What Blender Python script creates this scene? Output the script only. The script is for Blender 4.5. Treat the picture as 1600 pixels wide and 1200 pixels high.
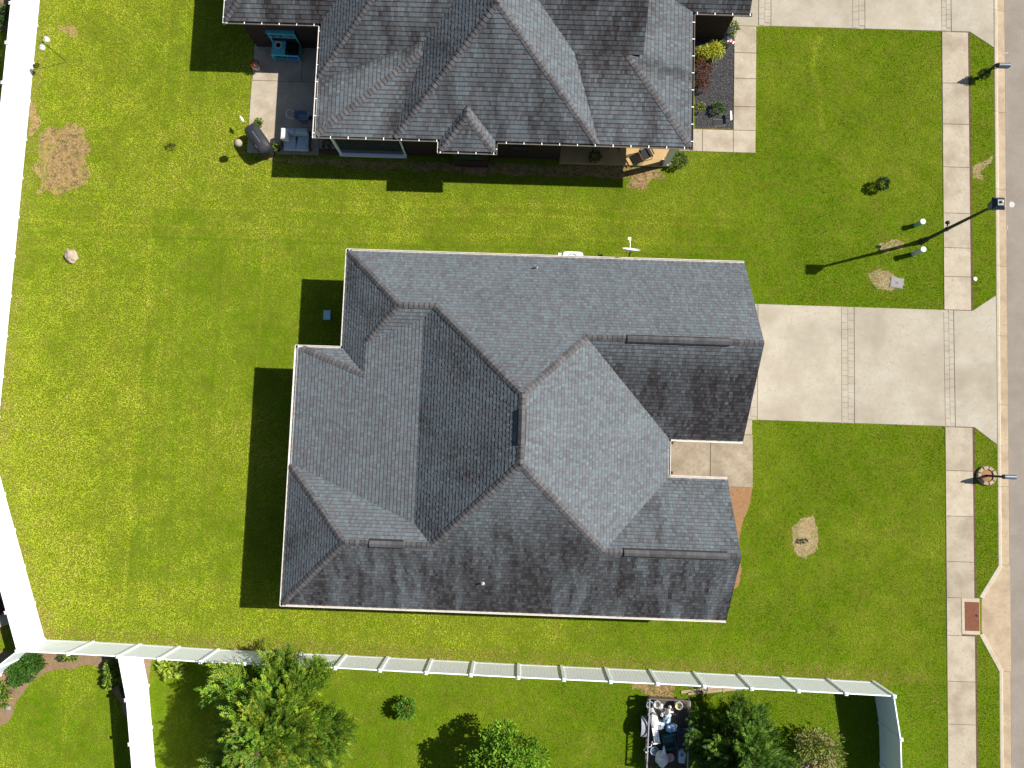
import bpy, math, random
import numpy as np
from mathutils import Vector, Matrix, noise, geometry
from math import radians, sin, cos, pi, hypot, atan2, sqrt

for o in list(bpy.data.objects): bpy.data.objects.remove(o, do_unlink=True)
scene = bpy.context.scene
col = scene.collection
rnd = random.Random(7)
nrng = np.random.default_rng(11)

# ------------------------------------------------------------------ camera
# drone hovering 34 m above the lot, looking almost straight down
FPX, HCAM = 1115.0, 34.0
def camera_axes(nx=808.0, ny=690.0, yaw=1.95):
    d = Vector((nx-800.0, -(ny-600.0), -FPX)).normalized()
    z = -d
    x = Vector((1, 0, 0)); x = (x - x.dot(z)*z).normalized()
    y = z.cross(x)
    a = radians(yaw)
    X = x*cos(a) - y*sin(a); Y = x*sin(a) + y*cos(a)
    return Matrix((X, Y, z))
RC = camera_axes()
cd = bpy.data.cameras.new('camera'); cam = bpy.data.objects.new('camera', cd); col.objects.link(cam)
cd.sensor_width = 36.0; cd.lens = FPX*36.0/1600.0; cd.clip_start = 0.1; cd.clip_end = 3000
cam.matrix_world = Matrix.Translation((0, 0, HCAM)) @ RC.to_4x4()
scene.camera = cam

# ------------------------------------------------------------------ sky, sun, exposure
SUN_AZ, SUN_EL = radians(16.2), radians(44.8)          # azimuth from +X towards +Y
sunv = Vector((cos(SUN_AZ)*cos(SUN_EL), sin(SUN_AZ)*cos(SUN_EL), sin(SUN_EL)))
world = bpy.data.worlds.new('World'); scene.world = world; world.use_nodes = True
wn = world.node_tree; bg = wn.nodes['Background']
sky = wn.nodes.new('ShaderNodeTexSky'); sky.sky_type = 'NISHITA'; sky.sun_disc = False
sky.sun_elevation = SUN_EL; sky.sun_rotation = pi/2 - SUN_AZ
wn.links.new(sky.outputs[0], bg.inputs[0]); bg.inputs[1].default_value = 0.052
sl = bpy.data.lights.new('sun', 'SUN'); sl.energy = 4.6; sl.angle = radians(0.53); sl.color = (1.0, 0.955, 0.87)
so = bpy.data.objects.new('sun', sl); col.objects.link(so); so.location = (30, 10, 40)
so.rotation_euler = sunv.to_track_quat('Z', 'Y').to_euler()
vs = scene.view_settings; vs.view_transform = 'Standard'; vs.look = 'None'; vs.gamma = 1.0; vs.exposure = 0.86
vs.use_curve_mapping = False

# ------------------------------------------------------------------ helpers
def G(px, py, z=0.0):
    """survey point of the photograph -> place on the lot at height z"""
    v = RC @ Vector((px-800.0, -(py-600.0), -FPX)); t = (z-HCAM)/v.z
    return (v.x*t, v.y*t)
def G3(px, py, z=0.0):
    x, y = G(px, py, z); return Vector((x, y, z))

class MB:
    def __init__(s): s.v = []; s.f = []; s.c = []
    def add(s, vs_, fs, c=None):
        n = len(s.v); s.v.extend([tuple(p) for p in vs_])
        for f in fs:
            s.f.append(tuple(i+n for i in f)); s.c.append(c)
        return s
    def box(s, cx, cy, cz, sx, sy, sz, rz=0.0, M=None, c=None):
        vs_ = []
        for dz in (-.5, .5):
            for dx, dy in ((-.5, -.5), (.5, -.5), (.5, .5), (-.5, .5)):
                x, y = dx*sx, dy*sy
                vs_.append(Vector((x*cos(rz)-y*sin(rz), x*sin(rz)+y*cos(rz), dz*sz)))
        if M is not None: vs_ = [M @ p for p in vs_]
        vs_ = [p + Vector((cx, cy, cz)) for p in vs_]
        return s.add(vs_, [(3, 2, 1, 0), (4, 5, 6, 7), (0, 1, 5, 4), (1, 2, 6, 5), (2, 3, 7, 6), (3, 0, 4, 7)], c)
    def prism(s, poly, z0, z1, c=None, bev=0.0):
        a = sum(poly[i][0]*poly[(i+1) % len(poly)][1]-poly[(i+1) % len(poly)][0]*poly[i][1] for i in range(len(poly)))
        if a < 0: poly = poly[::-1]
        n = len(poly)
        if bev > 0:
            ins = inset(poly, bev)
            vs_ = [(p[0], p[1], z0) for p in poly]+[(p[0], p[1], z1-bev) for p in poly]+[(p[0], p[1], z1) for p in ins]
            fs = [tuple(range(n-1, -1, -1)), tuple(range(2*n, 3*n))]
            for i in range(n):
                j = (i+1) % n
                fs += [(i, j, n+j, n+i), (n+i, n+j, 2*n+j, 2*n+i)]
        else:
            vs_ = [(p[0], p[1], z0) for p in poly]+[(p[0], p[1], z1) for p in poly]
            fs = [tuple(range(n-1, -1, -1)), tuple(range(n, 2*n))]
            for i in range(n):
                j = (i+1) % n; fs.append((i, j, n+j, n+i))
        return s.add(vs_, fs, c)
    def tube(s, pts, rad, n=8, c=None, caps=True):
        pts = [Vector(p) for p in pts]
        if not isinstance(rad, (list, tuple)): rad = [rad]*len(pts)
        base = len(s.v); prev = None
        for i, p in enumerate(pts):
            d = (pts[min(i+1, len(pts)-1)]-pts[max(i-1, 0)]).normalized()
            if prev is None:
                u = d.orthogonal().normalized()
            else:
                u = (prev - prev.dot(d)*d).normalized()
            prev = u; w = d.cross(u)
            for k in range(n):
                a = 2*pi*k/n
                s.v.append(tuple(p + (u*cos(a)+w*sin(a))*rad[i]))
        for i in range(len(pts)-1):
            for k in range(n):
                a = base+i*n+k; b = base+i*n+(k+1) % n
                s.f.append((a, b, b+n, a+n)); s.c.append(c)
        if caps:
            s.f.append(tuple(base+k for k in range(n-1, -1, -1))); s.c.append(c)
            e = base+(len(pts)-1)*n
            s.f.append(tuple(e+k for k in range(n))); s.c.append(c)
        return s
    def lathe(s, prof, cx=0, cy=0, cz=0, n=16, M=None, c=None):
        base = len(s.v)
        for r, z in prof:
            for k in range(n):
                a = 2*pi*k/n; p = Vector((r*cos(a), r*sin(a), z))
                if M is not None: p = M @ p
                s.v.append((p.x+cx, p.y+cy, p.z+cz))
        for i in range(len(prof)-1):
            for k in range(n):
                a = base+i*n+k; b = base+i*n+(k+1) % n
                s.f.append((a, b, b+n, a+n)); s.c.append(c)
        s.f.append(tuple(base+k for k in range(n-1, -1, -1))); s.c.append(c)
        e = base+(len(prof)-1)*n
        s.f.append(tuple(e+k for k in range(n))); s.c.append(c)
        return s
    def blob(s, cx, cy, cz, rx, ry, rz, n=14, m=8, amp=0.15, freq=1.3, seed=0, rot=0.0, flat=0.0, c=None):
        base = len(s.v); rows = []
        for i in range(m+1):
            th = pi*i/m
            for k in range(n):
                a = 2*pi*k/n
                d = Vector((sin(th)*cos(a), sin(th)*sin(a), cos(th)))
                q = 1+amp*noise.noise(d*freq+Vector((seed*3.1, seed, 0)))
                x, y, z = d.x*rx*q, d.y*ry*q, d.z*rz*q
                if z < -flat*rz and flat: z = -flat*rz
                s.v.append((cx+x*cos(rot)-y*sin(rot), cy+x*sin(rot)+y*cos(rot), cz+z))
        for i in range(m):
            for k in range(n):
                a = base+i*n+k; b = base+i*n+(k+1) % n
                s.f.append((a, a+n, b+n, b)); s.c.append(c)
        return s

def inset(poly, d):
    """inset a CCW convex-ish polygon"""
    out = []; n = len(poly)
    for i in range(n):
        p0, p1, p2 = Vector(poly[i-1][:2]), Vector(poly[i][:2]), Vector(poly[(i+1) % n][:2])
        a = (p1-p0).normalized(); b = (p2-p1).normalized()
        na = Vector((-a.y, a.x)); nb = Vector((-b.y, b.x))
        bis = na+nb
        k = max(0.3, 1+na.dot(nb))
        out.append(tuple(p1 + bis*(d/k)))
    return out

def wloc(o):
    v = Vector((0, 0, 0))
    while o is not None: v += o.location; o = o.parent
    return v

def put(name, mb, mat, parent=None, smooth=False, origin=None, kind=None):
    """one mesh object; vertices given in lot coordinates"""
    off = wloc(parent) if parent is not None else Vector((0, 0, 0))
    loc = Vector((0, 0, 0))
    if origin is not None: loc = Vector(origin)-off
    tot = off+loc
    me = bpy.data.meshes.new(name)
    me.from_pydata([(x-tot.x, y-tot.y, z-tot.z) for x, y, z in mb.v], [], mb.f)
    if any(c is not None for c in mb.c):
        ca = me.color_attributes.new('Col', 'FLOAT_COLOR', 'CORNER')
        arr = []
        for f, c in zip(mb.f, mb.c):
            c = c or (1, 1, 1)
            arr.extend([c[0], c[1], c[2], 1.0]*len(f))
        ca.data.foreach_set('color', arr)
    if smooth: me.polygons.foreach_set('use_smooth', [True]*len(me.polygons))
    me.materials.append(mat)
    o = bpy.data.objects.new(name, me); col.objects.link(o)
    o.parent = parent; o.location = loc
    if kind: o['kind'] = kind
    return o

def tag(o, label, cat, group=None, kind=None):
    o['label'] = label
    if cat: o['category'] = cat
    if group: o['group'] = group
    if kind: o['kind'] = kind
    return o
def thing(name, label, cat, loc, group=None):
    o = bpy.data.objects.new(name, None); o.empty_display_size = 0.2; col.objects.link(o); o.location = Vector(loc)
    return tag(o, label, cat, group)
def struct(name, mb, mat, label=None, parent=None, smooth=False):
    o = put(name, mb, mat, parent, smooth)
    if parent is None: o['kind'] = 'structure'
    if label: o['label'] = label
    if label and parent is None: o['category'] = name.replace('_', ' ')
    return o

# ------------------------------------------------------------------ materials
def nt(m):
    m.use_nodes = True; return m.node_tree
def mat(name, c1, c2=None, scale=3.0, rough=0.7, detail=5.0, bump=0.0, bscale=None, c3=None, s3=40.0, f3=0.35,
        rand=0.0, metallic=0.0, spec=0.4, stretch=None, lo=0.35, hi=0.65, attr=False, c4=None, s4=0.35, lo4=.5, hi4=.75):
    m = bpy.data.materials.new(name); t = nt(m); N = t.nodes; L = t.links
    b = N['Principled BSDF']; b.inputs['Roughness'].default_value = rough; b.inputs['Metallic'].default_value = metallic
    b.inputs['Specular IOR Level'].default_value = spec
    geo = N.new('ShaderNodeNewGeometry'); vec = geo.outputs['Position']
    if stretch:
        mp = N.new('ShaderNodeMapping'); mp.inputs['Scale'].default_value = stretch
        L.new(vec, mp.inputs[0]); vec = mp.outputs[0]
    def nz(sc, de=5.0):
        n = N.new('ShaderNodeTexNoise'); n.inputs['Scale'].default_value = sc; n.inputs['Detail'].default_value = de
        n.inputs['Roughness'].default_value = 0.62
        L.new(vec, n.inputs['Vector']); return n.outputs['Fac']
    def ramp(f, a, bb):
        r = N.new('ShaderNodeMapRange'); r.inputs[1].default_value = a; r.inputs[2].default_value = bb; L.new(f, r.inputs[0]); return r.outputs[0]
    def mix(f, a, bb, mode='MIX'):
        x = N.new('ShaderNodeMix'); x.data_type = 'RGBA'; x.blend_type = mode
        if hasattr(f, 'is_linked') or not isinstance(f, (int, float)): L.new(f, x.inputs[0])
        else: x.inputs[0].default_value = f
        for q, i in ((a, 6), (bb, 7)):
            if isinstance(q, tuple): x.inputs[i].default_value = (*q[:3], 1)
            else: L.new(q, x.inputs[i])
        return x.outputs[2]
    if attr:
        a = N.new('ShaderNodeVertexColor'); a.layer_name = 'Col'; cur = a.outputs['Color']
        if c2: cur = mix(ramp(nz(scale, detail), lo, hi), cur, mix(1.0, cur, c2, 'MULTIPLY'))
    elif c2: cur = mix(ramp(nz(scale, detail), lo, hi), c1, c2)
    else: cur = c1
    if c4: cur = mix(ramp(nz(s4, 6.0), lo4, hi4), cur, c4)
    if c3: cur = mix(ramp(nz(s3, 2.0), 0.62-f3*0.3, 0.78), cur, c3)
    if rand:
        oi = N.new('ShaderNodeObjectInfo'); hs = N.new('ShaderNodeHueSaturation')
        mr = N.new('ShaderNodeMapRange'); mr.inputs[3].default_value = 1-rand; mr.inputs[4].default_value = 1+rand
        L.new(oi.outputs['Random'], mr.inputs[0]); L.new(mr.outputs[0], hs.inputs['Value'])
        if isinstance(cur, tuple): hs.inputs['Color'].default_value = (*cur, 1)
        else: L.new(cur, hs.inputs['Color'])
        cur = hs.outputs[0]
    if isinstance(cur, tuple): b.inputs['Base Color'].default_value = (*cur, 1)
    else: L.new(cur, b.inputs['Base Color'])
    if bump:
        bp = N.new('ShaderNodeBump'); bp.inputs['Strength'].default_value = bump; bp.inputs['Distance'].default_value = 0.02
        L.new(nz(bscale or scale*6, 4.0), bp.inputs['Height']); L.new(bp.outputs[0], b.inputs['Normal'])
    return m
def leafmat(name, trans=0.3, rough=0.55, spec=.2):
    m = bpy.data.materials.new(name); t = nt(m); N = t.nodes; L = t.links
    b = N['Principled BSDF']; b.inputs['Roughness'].default_value = rough; b.inputs['Specular IOR Level'].default_value = spec
    a = N.new('ShaderNodeVertexColor'); a.layer_name = 'Col'
    L.new(a.outputs['Color'], b.inputs['Base Color'])
    tr = N.new('ShaderNodeBsdfTranslucent'); L.new(a.outputs['Color'], tr.inputs['Color'])
    mx = N.new('ShaderNodeMixShader'); mx.inputs[0].default_value = trans
    L.new(b.outputs[0], mx.inputs[1]); L.new(tr.outputs[0], mx.inputs[2])
    L.new(mx.outputs[0], N['Material Output'].inputs['Surface'])
    return m

M = {}
M['ground'] = mat('thatch', (.105, .150, .006), (.135, .145, .016), 1.2, 1.0, bump=.5, bscale=30, c3=(.035, .05, .004), s3=25, spec=0.0)
M['soil'] = mat('bare_soil', (.25, .155, .065), (.085, .052, .024), 3.4, 0.95, bump=1.0, bscale=16, c3=(.42, .30, .14), s3=11, f3=.5, lo=.42, hi=.62)
M['sand'] = mat('sandy_soil', (0.360, 0.264, 0.152), (0.264, 0.192, 0.096), 3.0, 0.95, bump=.6, bscale=22, c3=(0.160, 0.128, 0.056), s3=16, f3=.7)
M['straw'] = mat('pine_straw', (.23, .115, .05), (.14, .068, .03), 5.0, 0.95, bump=1.0, bscale=35, c3=(.38, .23, .11), s3=45, f3=.9)
M['mulch'] = mat('mulch', (0.225, 0.143, 0.075), (0.143, 0.086, 0.045), 4.0, 0.95, bump=1.0, bscale=30, c3=(0.300, 0.217, 0.135), s3=30, f3=.7)
M['concrete'] = mat('concrete', (.375, .34, .277), (.33, .292, .227), 1.0, 0.85, c3=(.28, .24, .18), s3=9.0, f3=.25, rand=.04, bump=.15, bscale=60, c4=(.235, .20, .15), s4=.42, lo4=.45, hi4=.78)
M['walk'] = mat('walk_concrete', (.375, .328, .258), (.33, .28, .207), 1.3, 0.85, c3=(.265, .21, .148), s3=8.0, f3=.25, rand=.10, bump=.15, bscale=60, c4=(.205, .155, .105), s4=.75, lo4=.46, hi4=.78)
M['oldwalk'] = mat('weathered_concrete', (.33, .275, .20), (.24, .195, .135), 1.6, 0.88, c3=(.19, .16, .12), s3=7.0, f3=.3, rand=.08, bump=.15, bscale=60, c4=(.15, .12, .085), s4=.9, lo4=.45, hi4=.75)
M['curb'] = mat('curb_concrete', (.42, .37, .285), (.37, .315, .23), 1.4, 0.85, c3=(.30, .245, .17), s3=9.0, f3=.2, rand=.06, bump=.15, bscale=60)
M['pan'] = mat('gutter_pan', (.36, .285, .195), (.31, .235, .155), 1.2, 0.85, c3=(.25, .185, .12), s3=7.0, f3=.3, rand=.06, bump=.15, bscale=60, c4=(.20, .145, .095), s4=.6, lo4=.5, hi4=.8)
M['asphalt'] = mat('aged_asphalt', (.285, .25, .212), (.245, .215, .182), 1.0, 0.95, c3=(.15, .13, .115), s3=70, f3=.8, bump=.5, bscale=80, c4=(.23, .19, .155), s4=.5, lo4=.5, hi4=.8, spec=.15)
M['jointlight'] = mat('joint_sand', (.335, .30, .238), (.29, .255, .2), 6.0, 0.95)
M['gutterdk'] = mat('bronze_gutter', (.13, .115, .105), (.2, .18, .165), 3.0, 0.5)
M['joint'] = mat('joint_soil', (.075, .045, .025), (.12, .07, .04), 6.0, 0.95)
M['paint'] = mat('marking_paint', (.47, .46, .45), (.33, .31, .29), 22.0, 0.7)
M['iron'] = mat('rusty_iron', (.17, .062, .034), (.13, .05, .03), 6.0, 0.8, c3=(.21, .095, .055), s3=25, bump=.4, spec=.15)
M['shingle'] = mat('asphalt_shingle', (1, 1, 1), (.86, .86, .88), 9.0, 0.95, attr=True, c3=None, bump=.35, bscale=120, spec=.2)
M['cap'] = mat('ridge_cap', (.105, .100, .104), (.076, .075, .080), 3.5, 0.95, rand=.22, bump=.35, bscale=120, spec=.2)
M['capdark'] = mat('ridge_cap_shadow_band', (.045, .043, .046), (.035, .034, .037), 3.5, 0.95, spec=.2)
M['deck'] = mat('roof_felt', (.05, .052, .056), rough=.95)
M['vent'] = mat('vent_plastic', (.02, .02, .022), rough=.6)
M['gutter'] = mat('white_gutter', (.72, .69, .65), (.6, .56, .5), 2.5, 0.5)
M['litter'] = mat('gutter_dark', (.03, .027, .024), (.06, .05, .04), 9.0, 0.9)
M['gsed'] = mat('gutter_sediment', (.50, .46, .42), (.38, .34, .29), 3.5, 0.9)
M['white'] = mat('white_vinyl', (.87, .90, .94), (.84, .87, .91), 1.5, 0.4)
M['trim'] = mat('white_trim', (.75, .76, .78), rough=.5)
M['brick'] = mat('brick_red', (.26, .12, .09), (.19, .09, .07), 7.0, 0.9, c3=(.33, .27, .22), s3=30, f3=.3)
M['dbrick'] = mat('brick_dark', (.045, .027, .025), (.03, .02, .018), 6.0, 0.9, c3=(.07, .055, .05), s3=26, f3=.3, spec=.2)
M['glass'] = mat('window_glass', (.03, .04, .05), rough=.06, spec=.6)
M['black'] = mat('black_metal', (.012, .012, .013), rough=.45)
M['lampblue'] = mat('lamp_cap', (.02, .028, .05), (.012, .016, .03), 8.0, 0.4)
M['boxblue'] = mat('mailbox_paint', (.10, .135, .19), (.07, .095, .14), 9.0, 0.4)
M['green_ped'] = mat('green_plastic', (.20, .33, .24), (.25, .40, .30), 7.0, 0.5)
M['grey_ped'] = mat('grey_plastic', (.38, .42, .40), (.48, .52, .50), 7.0, 0.5)
M['pedtop'] = mat('pedestal_lid', (.55, .66, .60), rough=.4)
M['lid'] = mat('grey_lid', (.23, .22, .22), (.18, .17, .17), 9.0, 0.7)
M['stone'] = mat('pale_stone', (0.368, 0.304, 0.232), (0.288, 0.232, 0.168), 5.0, 0.9, bump=.5, bscale=25)
M['block'] = mat('ring_block', (0.352, 0.272, 0.200), (0.288, 0.216, 0.152), 6.0, 0.9, rand=.14, bump=.4, bscale=30)
M['bark'] = mat('bark', (.10, .07, .045), (.06, .042, .028), 8.0, 0.95, bump=.8, bscale=40)
M['leaf'] = leafmat('foliage', .2)
M['grass'] = leafmat('grass_blades', .25, .95, 0.0)
M['gravel'] = mat('dark_gravel', (.024, .023, .025), (.014, .014, .015), 9.0, 0.9, c3=(.17, .165, .17), s3=26, f3=.5, bump=1.0, bscale=45, spec=.2)
M['tan'] = mat('porch_tan', (0.425, 0.289, 0.132), (0.374, 0.246, 0.106), 2.0, 0.8)
M['teal'] = mat('turquoise_paint', (.11, .52, .60), (.09, .44, .52), 6.0, 0.5)
M['bluebin'] = mat('blue_plastic', (.03, .12, .55), rough=.4)
M['ltblue'] = mat('pale_blue_plastic', (.34, .60, .68), (.28, .52, .62), 5.0, 0.5)
M['cover'] = mat('grill_cover', (0.028, 0.028, 0.034), (0.018, 0.018, 0.022), 6.0, 0.6, bump=.6, bscale=12)
M['cushion'] = mat('grey_cushion', (0.378, 0.441, 0.468), (0.306, 0.369, 0.405), 5.0, 0.85, bump=.5, bscale=14)
M['pillow'] = mat('white_pillow', (.72, .69, .66), (.62, .59, .56), 6.0, 0.85)
M['cart'] = mat('cart_grey_blue', (.20, .26, .32), (.15, .2, .25), 6.0, 0.55)
M['steel'] = mat('galvanised_steel', (.50, .51, .53), (.38, .39, .42), 9.0, 0.4, metallic=.6)
M['rust'] = mat('trailer_steel', (.10, .09, .09), (.16, .12, .1), 9.0, 0.6, metallic=.3)
M['wood'] = mat('grey_wood', (.36, .28, .19), (.26, .2, .13), 6.0, 0.9, stretch=(1, 6, 1))
M['deckwood'] = mat('dark_deck_wood', (.055, .045, .04), (.085, .065, .05), 6.0, 0.9)
M['bucket'] = mat('dirty_white_plastic', (.66, .66, .65), (.5, .49, .46), 6.0, 0.5)
M['jug'] = mat('blue_jug', (.34, .53, .75), (.42, .6, .8), 5.0, 0.3)
M['clear'] = mat('cloudy_plastic', (.55, .62, .70), (.42, .49, .58), 8.0, 0.3)
M['binGreen'] = mat('green_bin', (.025, .12, .10), (.018, .09, .08), 5.0, 0.5)
M['pink'] = mat('pinkish_plastic', (.62, .40, .36), rough=.5)
M['tyre'] = mat('tyre_rubber', (.015, .015, .016), rough=.85)
M['fender'] = mat('fender_grey', (.32, .32, .35), (.26, .26, .29), 6.0, 0.5)
M['tealpot'] = mat('glazed_pot', (.42, .60, .58), (.35, .52, .5), 6.0, 0.35)
M['blackpot'] = mat('nursery_pot', (.012, .012, .012), rough=.5)
M['globe'] = mat('globe_white', (0.765, 0.765, 0.774), rough=.25)
M['red'] = mat('flag_red', (.5, .03, .04), rough=.7)
M['flagblue'] = mat('flag_blue', (.03, .05, .25), rough=.7)
M['slate'] = mat('slate_panel', (.12, .15, .17), (.09, .11, .13), 6.0, 0.7)
M['yolk'] = mat('yellow_residue', (.55, .45, .12), (.4, .36, .15), 9.0, 0.8)

# ------------------------------------------------------------------ ground, street, pavements
LAWN_Z = 0.0; STREET_Z = -0.125
def curb_x(y):   # verge edge of the curb
    a, b = (22.92, 20.68), (22.49, -13.94)
    return b[0]+(y-b[1])*(a[0]-b[0])/(a[1]-b[1])
def walk_x(y):
    a, b = (20.34, 20.94), (20.12, -14.03)
    return b[0]+(y-b[1])*(a[0]-b[0])/(a[1]-b[1])
YB, YT = -260.0, 260.0
IY0, IY1 = G(1555, 883)[1], G(1562, 1050)[1]
ip1, ip2 = G(1532, 936), G(1532, 989)
g = MB()
edge_pts = [(curb_x(-500)+.1, -500), (curb_x(IY1)+.1, IY1), (ip2[0]+.06, ip2[1]), (ip1[0]+.06, ip1[1]), (curb_x(IY0)+.1, IY0), (curb_x(500)+.1, 500)]
ring_ = [(-500, -500)]+edge_pts+[(-500, 500)]
tri0 = geometry.tessellate_polygon([[Vector((x, y, 0)) for x, y in ring_]])
vs0 = [(x, y, 0) for x, y in ring_]
g.add(vs0, [tuple(t_) if (Vector(vs0[t_[1]])-Vector(vs0[t_[0]])).cross(Vector(vs0[t_[2]])-Vector(vs0[t_[0]])).z > 0 else tuple(t_[::-1]) for t_ in tri0])
for a, b in zip(edge_pts, edge_pts[1:]): g.add([(*a, 0), (*a, -.175), (*b, -.175), (*b, 0)], [(0, 1, 2, 3)])
g.add([(18, -500, -.175), (500, -500, -.175), (500, 500, -.175), (18, 500, -.175)], [(0, 1, 2, 3)])
lawn = struct('lawn', g, M['ground'], 'mown lawn around and between the two houses')

s_ = MB()
s_.add([(curb_x(YB)+.62, YB, STREET_Z), (curb_x(YB)+8.6, YB, STREET_Z), (curb_x(YT)+8.6, YT, STREET_Z), (curb_x(YT)+.62, YT, STREET_Z)], [(0, 1, 2, 3)])
street = struct('street', s_, M['asphalt'], 'pale aged asphalt street along the right edge')
# painted utility locate marks
def ribbon(mb, pts, w, z):
    pts = [Vector(p) for p in pts]
    for a, b in zip(pts, pts[1:]):
        d = (b-a).normalized(); n = Vector((-d.y, d.x))*w/2; e = d*w*.3
        mb.add([(*(a-n-e), z), (*(b-n+e), z), (*(b+n+e), z), (*(a+n-e), z)], [(0, 1, 2, 3)])
m_ = MB(); ribbon(m_, [G(1571, 89), G(1570.5, 81), G(1578, 80.5)], .035, STREET_Z+.004)
put('paint_mark', m_, M['paint'], street)
m_ = MB(); cx, cy = G(1584, 318.5)
pts = [(cx+(.15+.07*noise.noise(Vector((cos(a)*2, sin(a)*2, 5))))*cos(a)*.9, cy+(.15+.07*noise.noise(Vector((cos(a)*2, sin(a)*2, 5))))*sin(a), STREET_Z+.004) for a in [2*pi*k/18 for k in range(18)]]
m_.add(pts, [tuple(range(18))]); put('paint_mark', m_, M['paint'], street)
m_ = MB(); cx, cy = G(1577, 360)
ribbon(m_, [(cx+.07*cos(a), cy+.1*sin(a)) for a in [2*pi*k/14+pi/2 for k in range(15)]], .03, STREET_Z+.004)
ribbon(m_, [(cx, cy+.1), (cx+.01, cy+.28)], .03, STREET_Z+.0045)
put('paint_mark', m_, M['paint'], street)

# curb: rolled curb with gutter pan, cast in lengths
curb = struct('curb', MB().add([(curb_x(-60)+.05, -60, -.165), (curb_x(60)+.05, 60, -.165), (curb_x(60)+.6, 60, -.165), (curb_x(-60)+.6, -60, -.165)], [(0, 1, 2, 3)]), M['joint'], 'tan rolled concrete curb and gutter beside the street')
ys = [60, 45, 33, 26] + [G(1555, p)[1] for p in (15, 174, 295, 415, 524, 632, 760, 883)]
ys2 = [G(1562, 1050)[1], -20, -30, -45, -60]
def curb_piece(y0, y1):
    prof = [(0, -.16), (0, .01), (.03, .025), (.13, .025), (.18, -.005), (.22, -.085), (.60, -.105), (.62, -.16)]
    g0 = .006
    for nm, idx, mt in (('curb_segment', (0, 1, 2, 3, 4, 5), 'curb'), ('gutter_pan', (5, 6, 7), 'pan')):
        q = MB(); vs_ = []
        for y in (y0-g0, y1+g0):
            for i in idx: vs_.append((curb_x(y)+prof[i][0], y, prof[i][1]))
        k = len(idx)
        q.add(vs_, [(i, i+1, k+i+1, k+i) for i in range(k-1)])
        q.add([vs_[i] for i in range(k)], [tuple(range(k))]); q.add([vs_[k+i] for i in range(k)], [tuple(range(k-1, -1, -1))])
        put(nm, q, M[mt], curb)
for a, b in zip(ys, ys[1:]): curb_piece(a, b)
for a, b in zip(ys2, ys2[1:]): curb_piece(a, b)

# storm inlet: flared throat, pan and a rust coloured cover
ya, yb = ys[-1], ys2[0]
t = thing('storm_drain_inlet', 'concrete storm drain inlet with a rusty red cover set in the sidewalk', 'drain', (*G(1530, 965), 0))
p0 = (curb_x(ya), ya); p1 = G(1532, 936); p2 = G(1532, 989); p3 = (curb_x(yb), yb)
q = MB(); zt = -.075
q.prism([(curb_x(ya)+.62, ya-.006), (curb_x(ya)+.1, ya-.006), (p1[0]+.1, p1[1]), (p2[0]+.1, p2[1]), (curb_x(yb)+.1, yb+.006), (curb_x(yb)+.62, yb+.006)], -.17, -.10)
put('pan_slab', q, M['pan'], t)
def wing(a, b, w):
    a = Vector(a); b = Vector(b); d = (b-a).normalized(); n = Vector((-d.y, d.x))*w/2
    return [tuple(a-n), tuple(b-n), tuple(b+n), tuple(a+n)]
put('curb_wing', MB().prism(wing((p0[0]+.14, p0[1]+.02), (p1[0]+.02, p1[1]+.05), .22), -.17, .03, bev=.02), M['curb'], t)
put('curb_wing', MB().prism(wing((p2[0]+.02, p2[1]-.05), (p3[0]+.14, p3[1]-.02), .22), -.17, .03, bev=.02), M['curb'], t)
hx0, hy0 = G(1501.5, 934); hx1, hy1 = G(1531, 992)
put('inlet_slab', MB().prism([(hx0, hy1), (hx1, hy1), (hx1, hy0), (hx0, hy0)], -.3, .028, bev=.012), M['curb'], t)
cx0, cy0 = G(1506.5, 940); cx1, cy1 = G(1530, 986)
q = MB().prism([(cx0, cy1), (cx1, cy1), (cx1, cy0), (cx0, cy0)], .0, .036, bev=.006); cov = put('cover', q, M['iron'], t)
q = MB()
for k in range(1, 6): q.box((cx0+cx1)/2, cy0+(cy1-cy0)*k/6, .040, (cx1-cx0)*.86, .03, .01)
put('cover_rib', q, M['iron'], cov)
q = MB().lathe([(.05, 0), (.05, .02), (.03, .03)], cx1-.12, (cy0+cy1)/2+.05, .036, 10); put('lift_knob', q, M['black'], cov)

# sidewalk slabs
side = struct('sidewalk', MB().add([(walk_x(-60)+.02, -60, .003), (walk_x(-60)+1.41, -60, .003), (walk_x(60)+1.41, 60, .003), (walk_x(60)+.02, 60, .003)], [(0, 1, 2, 3)]), M['joint'], 'concrete sidewalk of square slabs parallel to the street')
def slab(parent, poly, z=.03, m='walk', name='slab', bev=.012, gap=.008):
    a = sum(poly[i][0]*poly[(i+1) % len(poly)][1]-poly[(i+1) % len(poly)][0]*poly[i][1] for i in range(len(poly)))
    if a < 0: poly = poly[::-1]
    return put(name, MB().prism(inset(poly, gap), -.1, z, bev=bev), M[m], parent)
def walk_run(ypix, xw=1.30):
    yy = [G(1478, p)[1] for p in ypix] if ypix[0] > -900 else ypix
    for a, b in zip(yy, yy[1:]):
        slab(side, [(walk_x(b), b), (walk_x(b)+xw, b), (walk_x(a)+xw, a), (walk_x(a), a)])
walk_run([50, 130, 194, 261, 333, 387, 432, 484]); walk_run([667, 735, 806, 877, 933.5]); walk_run([992.5, 1064, 1131, 1200, 1265, 1330])
ya_, yb_ = G(1478, 933.5)[1], G(1478, 992.5)[1]
slab(side, [(walk_x(yb_), yb_), (hx0-.004, yb_), (hx0-.004, ya_), (walk_x(ya_), ya_)])

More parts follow.
